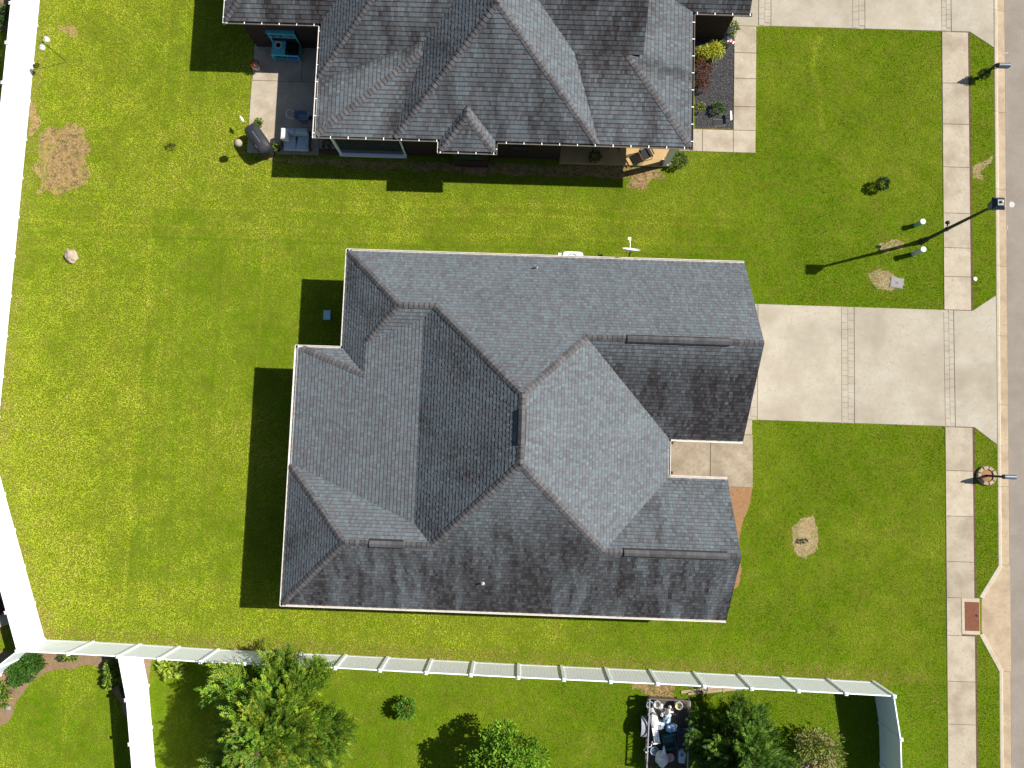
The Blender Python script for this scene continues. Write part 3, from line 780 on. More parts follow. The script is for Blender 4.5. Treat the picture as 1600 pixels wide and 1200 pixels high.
for (xg, yc, hw, zr) in ((9.765, 4.275, 4.02, zG), (9.115, -4.29, 3.06, z2)):
    for s in (-1, 1):
        q = MB(); y1 = yc+s*hw*.97
        q.add([(xg-.02, yc, zr-.16), (xg, yc, zr-.16), (xg, yc, zr-.02), (xg-.02, yc, zr-.02), (xg-.02, y1, zr-hw*.97*S8-.16), (xg, y1, zr-hw*.97*S8-.16), (xg, y1, zr-hw*.97*S8-.02), (xg-.02, y1, zr-hw*.97*S8-.02)],
              [(0, 1, 2, 3), (4, 5, 6, 7), (0, 1, 5, 4), (1, 2, 6, 5), (2, 3, 7, 6), (3, 0, 4, 7)])
        put('rake_board', q, M['gutter'], house)
for cx, cy, n, w, h, z0 in ((-5.5, 7.77, (0, 1), 1.5, 1.4, .9), (0, 7.77, (0, 1), .9, .9, 1.3), (-9.39, -4.5, (-1, 0), 1.8, 1.4, .8), (-9.39, 1.0, (-1, 0), 2.4, 2.0, .15), (-6, -6.83, (0, -1), .9, 1.4, .9), (3, -6.83, (0, -1), .9, 1.4, .9), (8.68, -4.2, (1, 0), 1.8, 1.5, .8)):
    window(house, cx, cy, n, w, h, z0)
gd = put('garage_door', MB().box(9.335, 4.2, 1.08, .06, 4.9, 2.14), M['trim'], house)
for k in range(4): put('door_panel', MB().box(9.37, 4.2, .30+k*.53, .03, 4.8, .48), M['white'], gd)
fd = put('front_door', MB().box(6.16, -.5, 1.05, .06, .95, 2.1), M['dbrick'], house)
put('handle', MB().lathe([(.02, 0), (.03, .02), (.02, .05)], 6.2, -.12, 1.0, 8, Matrix.Rotation(pi/2, 3, 'Y')), M['steel'], fd)

# ---------------- neighbouring house at the top
nh = thing('house', 'dark brick house with weathered grey roof and dark gutters at the top', 'house', (-1.5, 18.5, 0))
kW = .945/5.0075; rL = .2256
Q = {}
Q['mS'] = ([(-6.0, 13.43), (-3.92, 13.43), (-2.68, 14.67), (-1.44, 13.43), (3.16, 13.43), (-1.42, 18.01)], 'y+', 13.32, S8, ZE)
Q['mW'] = ([(-6.0, 13.43), (-1.42, 18.01), (-1.42, 20.75), (-4.693, 17.477), (-4.693, 17.1), (-6.069, 13.43)], 'x+', -6.11, S8, ZE)
Q['mE'] = ([(3.16, 13.43), (3.227, 13.43), (1.95, 17.2), (-1.42, 20.57), (-1.42, 18.01)], 'x-', 3.27, S8, ZE)
Q['lS'] = ([(-9.554, 13.43), (-6.069, 13.43), (-4.693, 17.1)], 'y+', 13.32, .25, ZE)
Q['lW'] = ([(-9.57, 13.43), (-9.554, 13.43), (-4.693, 17.1), (-4.693, 17.477), (-9.57, 16.097)], 'x+', -9.7, kW, ZE)
Q['aS'] = ([(-9.57, 16.17), (-9.57, 16.097), (-4.693, 17.477), (-1.42, 20.75), (-4.99, 20.75)], 'y+', 16.06, S8, ZE)
Q['aW'] = ([(-9.57, 16.17), (-4.99, 20.75), (-4.99, 23.29), (-9.57, 18.71)], 'x+', -9.68, S8, ZE)
Q['nS'] = ([(-14.0, 18.71), (-9.57, 18.71), (-4.99, 23.29), (-9.42, 23.29)], 'y+', 18.6, S8, ZE)
Q['nW'] = ([(-14.0, 18.71), (-9.42, 23.29), (-14.0, 27.87)], 'x+', -14.11, S8, ZE)
Q['bS'] = ([(-3.92, 12.91), (-1.44, 12.91), (-2.68, 14.15)], 'y+', 12.8, S8, ZE)
Q['bW'] = ([(-3.92, 12.91), (-2.68, 14.15), (-2.68, 14.67), (-3.92, 13.43)], 'x+', -4.03, S8, ZE)
Q['bE'] = ([(-1.44, 12.91), (-1.44, 13.43), (-2.68, 14.67), (-2.68, 14.15)], 'x-', -1.33, S8, ZE)
Q['rS'] = ([(3.227, 13.43), (7.345, 13.43), (4.31, 17.2), (1.95, 17.2)], 'y+', 13.3, rL, ZE)
Q['rU'] = ([(1.95, 17.2), (5.0, 17.2), (5.0, 20.57), (-1.42, 20.57)], 'y+', 17.2, S8, ZE+.88)
Q['rE'] = ([(7.345, 13.43), (7.345, 19.776), (4.31, 21.05), (4.31, 17.2)], 'x-', 7.45, .28, ZE)
Q['gS'] = ([(7.345, 19.776), (9.95, 19.776), (9.95, 24.3), (4.31, 24.3), (4.31, 21.05)], 'y+', 19.73, S8, ZE)
def st_n(x, y, u, v): return max(0, min(.62, .24+.8*nz2(x, y, 1.2, .45, 3.0)))
def st_dark(x, y, u, v): return max(0, min(.92, .62+.6*nz2(x, y, 1.0, .5, 5.0)))
def st_rS(x, y, u, v): return max(0, min(.85, .25+.5*sm(15.5, 17.2, y)+.3*sm(1.0, .2, abs(x-2.6+.3*(y-13.4)))+.6*nz2(x, y, 1.2, .45, 3.3)))
def st_lW(x, y, u, v): return max(0, min(.7, .08+.55*sm(.8, .0, 16.1+(x+9.57)*.28-y)+.4*nz2(x, y, .8, .8, 4.0)))
def st_lS(x, y, u, v): return max(0, min(.7, .06+.55*sm(1.0, 0, -6.07+(y-13.43)*.375-x)+.4*nz2(x, y, .9, .5, 4.0)))
def st_rE(x, y, u, v): return max(0, min(.6, .5*sm(.5, 0, abs(y-16.9+.1*(x-5)))+.3*nz2(x, y, .5, .8, 2.0)))
STN = {'mS': st_n, 'aS': lambda x, y, u, v: min(.8, st_n(x, y, u, v)+.25*sm(1.5, 0, abs(y-17.5))), 'nS': st_dark, 'bS': st_n, 'rS': st_rS, 'rU': st_dark, 'gS': st_dark, 'lW': st_lW, 'lS': st_lS, 'rE': st_rE, 'bW': st_n, 'mW': st_light, 'aW': st_light}
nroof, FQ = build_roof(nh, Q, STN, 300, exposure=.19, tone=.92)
caps(nroof, Q, FQ, [
    ((-5.97, 13.46), (-1.47, 17.96), 'mS', 'mW'), ((3.13, 13.46), (-1.37, 17.96), 'mS', 'mE'), ((-1.42, 18.0), (-1.42, 20.6), 'mE', 'mW'),
    ((-9.5, 13.475), (-4.75, 17.06), 'lS', 'lW'), ((-9.55, 16.19), (-5.0, 20.74), 'aS', 'aW'), ((-13.97, 18.74), (-9.45, 23.26), 'nS', 'nW'),
    ((-3.89, 12.94), (-2.70, 14.13), 'bS', 'bW'), ((-1.47, 12.94), (-2.66, 14.13), 'bS', 'bE'), ((-2.68, 14.14), (-2.68, 14.6), 'bE', 'bW'),
    ((7.31, 13.47), (4.34, 17.16), 'rS', 'rE')], 9)
# gable wall and hidden back slopes
q = MB(); q.add([(4.85, 17.2, 3.2), (4.85, 20.57, 3.2), (4.85, 20.57, FQ['rU'](5, 20.57)-.03), (4.85, 17.2, FQ['rU'](5, 17.2)-.03)], [(0, 1, 2, 3)]); put('gable_wall', q, M['dbrick'], nh)
q = MB(); zt_ = ZE+S8*4.69
q.add([(-4.99, 20.75, zt_), (5.0, 20.57, zt_), (5.0, 24.3, zt_), (-9.42, 23.29, zt_), (-4.99, 23.29, zt_), (-9.42, 27.9, 2.85), (9.95, 28.0, 2.85), (9.95, 24.3, zt_), (-14.0, 27.9, 2.85)],
      [(0, 1, 2, 4), (3, 4, 2, 7, 6, 5), (3, 5, 8)])
put('back_slope', q, M['deck'], nroof)
for pts, out in (([(-9.7, 13.32), (-4.03, 13.32)], (0, -1)), ([(-4.03, 13.32), (-4.03, 12.8)], (-1, 0)), ([(-4.03, 12.8), (-1.33, 12.8)], (0, -1)), ([(-1.33, 12.8), (-1.33, 13.32)], (1, 0)), ([(-1.33, 13.32), (7.46, 13.32)], (0, -1)),
                 ([(-9.7, 13.32), (-9.7, 18.6)], (-1, 0)), ([(-14.11, 18.6), (-9.7, 18.6)], (0, -1)), ([(-14.11, 18.6), (-14.11, 28)], (-1, 0)), ([(7.46, 13.32), (7.46, 19.66)], (1, 0)), ([(7.46, 19.66), (10.06, 19.66)], (0, -1))):
    gutter(nh, pts, out, 2.89, 'litter', hang=.80, gm='gutter' if out == (-1, 0) else 'gutterdk')
nfoot = [(-9.57, 13.43), (-3.92, 13.43), (-3.92, 12.91), (-1.44, 12.91), (-1.44, 13.43), (7.345, 13.43), (7.345, 19.776), (9.95, 19.776), (9.95, 27.9), (-14.0, 27.9), (-14.0, 18.71), (-9.57, 18.71)]
tri = geometry.tessellate_polygon([[Vector((x, y, 0)) for x, y in nfoot]])
put('soffit', MB().add([(x, y, 2.76) for x, y in nfoot], [tuple(t_) for t_ in tri]), M['dbrick'], nh)
nwall = [(-9.15, 13.85), (-3.5, 13.85), (-3.5, 13.33), (-1.86, 13.33), (-1.86, 13.85), (1.6, 13.85), (1.6, 16.2), (6.9, 16.2), (6.9, 20.2), (9.5, 20.2), (9.5, 27.4), (-13.6, 27.4), (-13.6, 19.15), (-9.15, 19.15)]
put('wall', wall_ring(nwall, -.05, 2.76), M['dbrick'], nh)
# white framed rear opening on the south wall
x0, y0 = G(532, 241); x1, _ = G(636, 245)
fr = MB(); yw = 13.80
fr.box((x0+x1)/2, yw-.05, .12, x1-x0, .22, .10)
fr.box(x0+.06, yw-.02, 1.3, .12, .12, 2.3); fr.box(x1-.06, yw+.0, 1.3, .08, .08, 2.3); fr.box((x0+x1)/2, yw+.0, 2.42, x1-x0, .1, .12)
ro = put('sliding_door', fr, M['trim'], nh)
put('pane', MB().box((x0+x1)/2, yw+.0, 1.25, x1-x0-.2, .02, 2.2), M['glass'], ro)
window(nh, -2.68, 13.33, (0, -1), 1.2, 1.3, .9, 'dbrick'); window(nh, -.3, 13.85, (0, -1), .8, 1.2, .9, 'dbrick')
window(nh, -9.15, 17.3, (-1, 0), 1.0, 2.0, .1, 'dbrick'); window(nh, 6.9, 18.2, (1, 0), 1.6, 1.4, .8, 'dbrick')
# front porch
pf = MB().prism([(1.6, 13.62), (7.05, 13.62), (7.05, 16.2), (1.6, 16.2)], -.05, .12, bev=.02)
put('porch_floor', pf, M['tan'], nh)
colx, coly = 6.80, 13.78
cp = put('porch_column', MB().box(colx, coly, 1.45, .24, .24, 2.62), M['trim'], nh)
put('column_base', MB().box(colx, coly, .19, .32, .32, .14), M['trim'], cp)
put('column_capital', MB().box(colx, coly, 2.70, .32, .32, .10), M['trim'], cp)

# ------------------------------------------------------------------ fences
FH = 1.83
def fence(name, label, posts, group='white vinyl privacy fences', end=True, start=True):
    posts = [Vector(p) for p in posts]
    f = thing(name, label, 'fence', (posts[0].x, posts[0].y, 0), group)
    pm = MB().box(0, 0, FH/2-.02, .127, .127, FH+.04)
    cm = MB(); a = .075
    cm.add([(-a, -a, 0), (a, -a, 0), (a, a, 0), (-a, a, 0), (-a, -a, .035), (a, -a, .035), (a, a, .035), (-a, a, .035), (0, 0, .085)],
           [(3, 2, 1, 0), (0, 1, 5, 4), (1, 2, 6, 5), (2, 3, 7, 6), (3, 0, 4, 7), (4, 5, 8), (5, 6, 8), (6, 7, 8), (7, 4, 8)])
    pme = bpy.data.meshes.new('post'); pme.from_pydata(pm.v, [], pm.f); pme.materials.append(M['white'])
    cme = bpy.data.meshes.new('post_cap'); cme.from_pydata(cm.v, [], cm.f); cme.materials.append(M['white'])
    for i, p in enumerate(posts):
        if (i == 0 and not start) or (i == len(posts)-1 and not end): continue
        nb = posts[i+1] if i+1 < len(posts) else posts[i-1]
        rz = atan2(nb.y-p.y, nb.x-p.x)
        o = bpy.data.objects.new('post', pme); col.objects.link(o); o.parent = f; o.location = (p.x-posts[0].x, p.y-posts[0].y, 0); o.rotation_euler.z = rz
        c = bpy.data.objects.new('post_cap', cme); col.objects.link(c); c.parent = o; c.location = (0, 0, FH+.04)
    for p, q_ in zip(posts, posts[1:]):
        d = q_-p; L = d.length-.127; rz = atan2(d.y, d.x); m = (p+q_)/2
        mb = MB(); nb = max(3, int(round(L/.152))); w = L/nb
        prof = []
        def loc(x, y, z): return (x*cos(rz)-y*sin(rz)+m.x, x*sin(rz)+y*cos(rz)+m.y, z)
        for k in range(nb):
            x0 = -L/2+k*w; x1 = x0+w
            xs_ = [x0, x0+.006, x1-.006, x1]; yo = [.011, .019, .019, .011]
            for s in (1, -1):
                for j in range(3):
                    vs_ = [loc(xs_[j], s*yo[j], .12), loc(xs_[j+1], s*yo[j+1], .12), loc(xs_[j+1], s*yo[j+1], FH-.06), loc(xs_[j], s*yo[j], FH-.06)]
                    mb.add(vs_, [(0, 1, 2, 3) if s < 0 else (3, 2, 1, 0)])
        pn = put('panel', mb, M['white'], f)
        put('top_rail', MB().box(m.x, m.y, FH-.06, L+.01, .05, .14, rz), M['white'], pn)
        put('bottom_rail', MB().box(m.x, m.y, .10, L+.01, .05, .16, rz), M['white'], pn)
    return f
bx = [70, 146, 219, 280, 341, 406, 472, 540, 606, 674, 740, 810, 877, 946, 1015, 1084, 1154, 1223, 1293, 1364]
def by(x): return float(np.interp(x, [70, 146, 219, 341, 540, 674, 810, 1015, 1223, 1364], [999.5, 1003, 1007, 1015, 1024, 1031, 1038, 1047.5, 1058, 1065.5]))
sp = [G(x, by(x)) for x in bx]
fence('privacy_fence', 'long white vinyl fence running across the bottom behind the trees', sp)
fence('privacy_fence', 'white vinyl fence return at bottom right, its shaded side facing the trailer', [sp[-1]] + [G(1372+1.8*k, 1065+64*k) for k in range(1, 4)], start=False)
fence('privacy_fence', 'white vinyl fence at lower left running down between two back gardens', [sp[2]]+[G(226+5.5*k, 1006+65*k) for k in range(1, 5)], start=False)
vtx = Vector(G(-8, 716))
lw = [Vector(sp[0])] ; n = 5
for k in range(1, n+1): lw.append(Vector(sp[0]).lerp(vtx, k/n))
fence('privacy_fence', 'sunlit white vinyl fence on the left below its bend', [tuple(p) for p in lw], start=False)
up = [vtx]; top = Vector(G(69, -75)); n = 13
for k in range(1, n+1): up.append(vtx.lerp(top, k/n))
fence('privacy_fence', 'sunlit white vinyl fence on the left above its bend', [tuple(p) for p in up], start=False)
fence('privacy_fence', 'white vinyl fence leaving the bottom left corner diagonally', [sp[0], G(35, 1027), G(0, 1055), G(-35, 1083)], start=False)

# ------------------------------------------------------------------ street furniture
bxy = G(1440, 377.5)
t = thing('street_lamp', 'tall black street lamp with a square lantern beside the sidewalk', 'street lamp', (*bxy, 0))
put('base', MB().lathe([(.16, -.03), (.16, .05), (.13, .10), (.12, .45), (.085, .60), (.075, .70)], *bxy, 0, 14), M['black'], t)
put('pole', MB().tube([(*bxy, .6), (*bxy, 2.5), (*bxy, 5.0)], [.085, .075, .055], 12), M['black'], t)
put('pole_collar', MB().lathe([(.10, 0), (.11, .04), (.10, .12)], *bxy, 2.0, 12), M['black'], t)
ac = MB().tube([(bxy[0], bxy[1], 2.08), (bxy[0]-.02, bxy[1]+.22, 2.12)], .03, 8); ac.blob(bxy[0]-.02, bxy[1]+.27, 2.14, .11, .09, .10, 10, 6, .05)
put('side_fixture', ac, M['black'], t)
lan = MB(); x, y = bxy
lan.add([(x-.11, y-.11, 5.02), (x+.11, y-.11, 5.02), (x+.11, y+.11, 5.02), (x-.11, y+.11, 5.02), (x-.19, y-.19, 5.50), (x+.19, y-.19, 5.50), (x+.19, y+.19, 5.50), (x-.19, y+.19, 5.50)],
        [(3, 2, 1, 0), (4, 5, 6, 7), (0, 1, 5, 4), (1, 2, 6, 5), (2, 3, 7, 6), (3, 0, 4, 7)])
ln = put('lantern', lan, M['slate'], t)
rf = MB(); a = .25; b = .12
rf.add([(x-a, y-a, 5.50), (x+a, y-a, 5.50), (x+a, y+a, 5.50), (x-a, y+a, 5.50), (x-a, y-a, 5.54), (x+a, y-a, 5.54), (x+a, y+a, 5.54), (x-a, y+a, 5.54), (x-b, y-b, 5.68), (x+b, y-b, 5.68), (x+b, y+b, 5.68), (x-b, y+b, 5.68)],
       [(3, 2, 1, 0), (0, 1, 5, 4), (1, 2, 6, 5), (2, 3, 7, 6), (3, 0, 4, 7), (4, 5, 9, 8), (5, 6, 10, 9), (6, 7, 11, 10), (7, 4, 8, 11), (8, 9, 10, 11)])
put('lantern_roof', rf, M['lampblue'], ln)
put('photocell', MB().lathe([(.05, 0), (.05, .07), (.035, .09)], x+.03, y+.02, 5.68, 10), M['grey_ped'], ln)
fr = MB()
for sx in (-1, 1):
    for sy in (-1, 1): fr.tube([(x+sx*.112, y+sy*.112, 5.02), (x+sx*.192, y+sy*.192, 5.5)], .014, 6)
put('lantern_bar', fr, M['black'], ln)

def mailbox(label, base, blen=.52):
    x, y = base
    t = thing('mailbox', label, 'mailbox', (x, y, 0), 'curbside mailboxes')
    p = put('post', MB().box(x, y, .55, .10, .10, 1.16), M['black'], t)
    put('post_finial', MB().lathe([(.05, 0), (.06, .03), (.03, .06), (.045, .10), (.01, .14)], x, y, 1.13, 10), M['black'], p)
    put('bracket', MB().box(x+.22, y, .96, .50, .06, .05).tube([(x+.03, y, .62), (x+.30, y, .95)], .02, 6), M['black'], t)
    q = MB(); prof = []
    for k in range(9):
        a = pi*k/8; prof.append((-.10*cos(a), 1.12+.10*sin(a)))
    prof = [(-.10, .985)]+prof+[(.10, .985)]
    n = len(prof); x0, x1 = x+.10, x+.10+blen
    q.v = [(x0, y+p_[0], p_[1]) for p_ in prof]+[(x1, y+p_[0], p_[1]) for p_ in prof]
    q.f = [(i, (i+1) % n, n+(i+1) % n, n+i) for i in range(n)]+[tuple(range(n-1, -1, -1)), tuple(range(n, 2*n))]; q.c = [None]*len(q.f)
    bo = put('box', q, M['boxblue'], t, smooth=False)
    put('door', MB().box(x1+.012, y, 1.09, .02, .19, .20), M['black'], bo)
    put('flag', MB().box(x1-.16, y-.112, 1.14, .16, .012, .03), M['black'], bo)
    return t
mbA = G(1533, 120); mbB = G(1540, 743)
mailbox('curbside mailbox with a vine climbing its post, upper right', mbA)
mailbox('curbside mailbox standing in a ring of stone blocks', mbB)
t = thing('planter_ring', 'ring of tan stone blocks around the lower mailbox', 'planter', (*mbB, 0))
for k in range(9):
    a0, a1 = 2*pi*k/9+.05, 2*pi*(k+1)/9-.05; r0, r1 = .30, .46
    poly = [(mbB[0]+r0*cos(a0), mbB[1]+r0*sin(a0)), (mbB[0]+r1*cos(a0), mbB[1]+r1*sin(a0)), (mbB[0]+r1*cos(a1), mbB[1]+r1*sin(a1)), (mbB[0]+r0*cos(a1), mbB[1]+r0*sin(a1))]
    put('block', MB().prism(poly, -.03, .15+rnd.uniform(-.01, .012), bev=.012), M['block'], t)
put('straw_fill', MB().lathe([(.33, -.02), (.33, .07), (.2, .10), (.02, .11)], *mbB, 0, 20), M['straw'], t)

def pedestal(label, px, h, m):
    x, y = G(*px); t = thing('utility_pedestal', label, 'utility pedestal', (x, y, 0), 'utility pedestals by the lamp')
    put('body', MB().lathe([(.125, -.03), (.125, .03), (.115, .05), (.115, h-.06)], x, y, 0, 18), M[m], t, smooth=False)
    put('cap', MB().lathe([(.135, h-.06), (.135, h-.015), (.115, h)], x, y, 0, 18), M['pedtop'], t)
    put('latch', MB().box(x, y-.12, h-.12, .04, .03, .06), M['steel'], t)
pedestal('short green utility pedestal with pale cap, north of the lamp pole', (1431, 352), .62, 'green_ped')
pedestal('taller grey utility pedestal with pale cap, south of the lamp pole', (1427, 397), .88, 'grey_ped')

x, y = G(1401, 442); rz = radians(-9)
t = thing('meter_box', 'grey rectangular water meter lid in the front lawn', 'meter box', (x, y, 0))
put('rim', MB().box(x, y, .0, .62, .50, .05, rz), M['lid'], t)
l_ = put('lid', MB().box(x, y, .02, .56, .44, .03, rz), M['lid'], t)
q = MB()
for k in range(-1, 2): q.box(x+k*.05, y, .037, .022, .10, .006, rz)
q.box(x, y-.05, .0365, .12, .018, .005, rz); put('hand_slot', q, M['black'], l_)
x, y = G(1523, 436)
t = thing('valve_cap', 'small white round valve cap at the sidewalk edge', 'valve cap', (x, y, 0))
put('ring', MB().lathe([(.11, -.02), (.11, .03), (.09, .045)], x, y, 0, 16), M['gsed'], t); put('plug', MB().lathe([(.085, .03), (.085, .05), (.03, .055)], x, y, 0, 12), M['bucket'], t)
x, y = G(512, 493)
t = thing('utility_box', 'pale blue flat box lying in the shadow by the upper left wall', 'box', (x, y, 0))
put('body', MB().box(x, y, .06, .30, .43, .14, radians(2)), M['ltblue'], t); put('lid', MB().box(x, y, .145, .33, .46, .03, radians(2)), M['ltblue'], t)

# rock
x, y = G(112, 401)
tag(put('rock', MB().blob(x, y, .06, .30, .36, .2, 14, 9, .5, 1.6, 4, .3), M['stone'], origin=(x, y, 0)), 'pale flat rock lying alone in the left lawn', 'rock')

# double shepherd hook with white globes
x, y = G(104, 97)
t = thing('globe_stake', 'black garden stake with two white globes near the left fence', 'garden stake', (x, y, 0))
put('pole', MB().tube([(x, y, -.05), (x, y, 1.85)], .016, 6), M['black'], t)
for s, gp in ((1, (73, 62)), (-1, (66, 74.5))):
    gx, gy = G(*gp, 1.62)
    put('hook', MB().tube([(x, y, 1.70), (x*.7+gx*.3, y*.7+gy*.3, 1.9), (x*.35+gx*.65, y*.35+gy*.65, 1.94), (gx, gy, 1.82)], .012, 6), M['black'], t)
    g_ = put('globe', MB().blob(gx, gy, 1.62, .135, .135, .13, 16, 10, 0), M['globe'], t, smooth=True)
    put('globe_cap', MB().lathe([(.05, 0), (.04, .05), (.01, .07)], gx, gy, 1.745, 10), M['steel'], g_)

# satellite dish on the north eave
p = G3(986, 392, 3.12); n = Vector((.06, .92, .38)).normalized()
t = thing('satellite_dish', 'white satellite dish on the upper eave of the middle house', 'satellite dish', (p.x, 7.78, 2.6))
Mx = n.to_track_quat('Z', 'Y').to_matrix()
prof = [(.02, -.01), (.12, -.003), (.24, .02), (.34, .06), (.40, .085), (.41, .085), (.34, .05), (.24, .008), (.12, -.018), (.02, -.025)]
put('dish', MB().lathe(prof, p.x, p.y, p.z, 26, Mx), M['globe'], t, smooth=True)
mast = put('mast', MB().tube([(p.x-.03, 7.8, 2.65), (p.x-.03, 8.38, 2.66), (p.x-.02, 8.5, 2.9), (p.x-.01, p.y-.05, p.z-.02)], .028, 8), M['black'], t)
put('mount_plate', MB().box(p.x-.03, 7.80, 2.65, .2, .06, .2), M['black'], mast)
tip = G3(983.5, 373, 3.1)
arm = put('feed_arm', MB().tube([(p.x, p.y+.08, p.z-.36), (p.x-.01, (p.y+tip.y)/2+.1, p.z-.20), tuple(tip-Vector((0, .06, .02)))], .018, 8), M['globe'], t)
put('receiver', MB().box(tip.x, tip.y, tip.z, .14, .10, .08).blob(tip.x+.02, tip.y-.09, tip.z, .05, .05, .05, 8, 6, 0), M['globe'], arm)
# white wall unit and dark hose bib box
p = G3(895, 394, 1.0)
t = thing('wall_unit', 'white rounded unit peeking out beyond the upper eave', 'utility unit', (p.x, p.y-.45, 0))
q = MB(); poly = []
for k in range(20):
    a = 2*pi*k/20; c_, s_2 = cos(a), sin(a)
    poly.append((p.x+.50*math.copysign(abs(c_)**.35, c_), p.y-.35+.40*math.copysign(abs(s_2)**.35, s_2)))
put('case', MB().prism(poly, -.02, 1.0, bev=.05), M['globe'], t)
put('fan_arch', MB().tube([(p.x+.25*cos(a), p.y-.30+.22*sin(a), 1.01) for a in [pi*k/10 for k in range(11)]], .03, 6), M['steel'], t)
put('side_box', MB().box(p.x-.60, p.y-.12, .75, .16, .18, .3), M['globe'], t)
put('cable_clip', MB().box(p.x-.70, p.y-.10, .80, .05, .12, .1), M['black'], t)
p = G3(938, 396, .8)
t = thing('hose_reel', 'small black hose reel beyond the upper eave', 'hose reel', (p.x, p.y-.25, 0))
put('stand', MB().box(p.x, p.y-.2, .35, .1, .1, .72), M['black'], t)
put('drum', MB().lathe([(.16, -.10), (.16, -.08), (.09, -.07), (.09, .07), (.16, .08), (.16, .10)], p.x, p.y-.12, .72, 14, Matrix.Rotation(pi/2, 3, 'Y')), M['black'], t)

# ------------------------------------------------------------------ neighbour patio things
# play kitchen
fl = Vector(G(430, 96)); fr_ = Vector(G(472, 98.5)); bl = Vector(G(421, 57, .62)); 
W = (fr_-fl).length; ux = (fr_-fl).normalized(); uy = Vector((-ux.y, ux.x)); D = .72
if uy.y < 0: uy = -uy
rz = atan2(ux.y, ux.x)
def K(u, v, z): p = fl+ux*u+uy*v; return (p.x, p.y, z)
t = thing('play_kitchen', 'turquoise wooden outdoor play kitchen on the shaded patio', 'play kitchen', (*(fl+ux*W/2+uy*D/2), 0))
for u, v, h in ((.03, .03, .60), (W-.03, .03, .60), (.03, D-.03, 1.5), (W-.03, D-.03, 1.5)):
    put('leg', MB().box(*K(u, v, h/2+.03), .06, .06, h, rz), M['teal'], t)
ns = 7
for k in range(ns):
    v = .05+(D-.1)*(k+.5)/ns*1.0
for k in range(6):
    u0 = .02+k*(W*.5)/6
    put('counter_slat', MB().box(*K(u0+W*.04, D/2, .635), W*.5/6-.012, D, .03, rz), M['teal'], t)
put('counter_top', MB().box(*K(W*.76, D/2, .63), W*.47, D, .03, rz), M['black'], t)
put('counter_rail', MB().box(*K(W/2, .0, .61), W, .04, .09, rz), M['teal'], t)
sk = put('sink_bowl', MB().lathe([(.17, 0), (.185, .02), (.17, .03), (.13, .015), (.10, -.08), (.02, -.1)], *K(W*.25, D*.68, .655), 18), M['pillow'], t)
put('sink_drain', MB().lathe([(.12, 0), (.12, .006), (.02, .007)], *K(W*.25, D*.68, .646+.012), 14), M['black'], sk)
for u, v, r in ((W*.62, D*.3, .11), (W*.86, D*.35, .13), (W*.66, D*.75, .09)):
    put('pot', MB().lathe([(r*.8, 0), (r, .02), (r, .12), (r*.9, .12), (r*.85, .03), (.01, .025)], *K(u, v, .65), 14), M['blackpot'], t)
put('backboard', MB().box(*K(W/2, D-.0, 1.34), W, .03, .34, rz), M['teal'], t)
put('top_shelf', MB().box(*K(W/2, D-.05, 1.52), W+.04, .22, .03, rz), M['teal'], t)
put('utensil_rail', MB().box(*K(W/2, D-.08, 1.16), W, .10, .03, rz), M['teal'], t)
for u in (W*.2, W*.45): put('utensil', MB().box(*K(u, D-.1, 1.19), .14, .03, .03, rz+.2), M['black'], t)
put('red_cup', MB().lathe([(.03, 0), (.04, .08)], *K(W*.8, D-.09, 1.175), 10), M['red'], t)
put('lower_shelf', MB().box(*K(W/2, D/2, .18), W, D-.05, .03, rz), M['teal'], t)
put('side_panel', MB().box(*K(W-.01, D/2, .40), .025, D-.1, .42, rz), M['teal'], t)
put('washbasin', MB().box(*K(W*.76, .16, .30), W*.38, .26, .18, rz), M['bluebin'], t)
for u in (W*.2, W*.42): put('basin', MB().lathe([(.08, 0), (.12, .12), (.11, .12), (.07, .02)], *K(u, .18, .2), 12), M['blackpot'], t)

def leaf_clump(mb, cx, cy, cz, rx, ry, rz_, n, L, w, cols, rng, up=.4, out=1.0, droop=0.0, shell=.5):
    for _ in range(n):
        th = math.acos(rng.uniform(-.25, 1)); a = rng.uniform(0, 2*pi); r = rng.uniform(shell, 1)
        d = Vector((sin(th)*cos(a), sin(th)*sin(a), cos(th)))
        p = Vector((cx+d.x*rx*r, cy+d.y*ry*r, cz+d.z*rz_*r))
        o = (Vector((d.x*out, d.y*out, d.z*.5+up))+Vector((rng.gauss(0, .35), rng.gauss(0, .35), rng.gauss(0, .3)))).normalized()
        s = o.cross(Vector((rng.gauss(0, 1), rng.gauss(0, 1), rng.gauss(0, 1)))).normalized()
        l = L*rng.uniform(.6, 1.3); ww = w*rng.uniform(.7, 1.25)
        c = rng.choice(cols); b = rng.uniform(.75, 1.25); c = (c[0]*b, c[1]*b, c[2]*b)
        mid = p+o*l*.5+Vector((0, 0, .02)); e = p+o*l-Vector((0, 0, droop*l))
        mb.add([p, mid+s*ww/2, e, mid-s*ww/2], [(0, 1, 2, 3)], c)

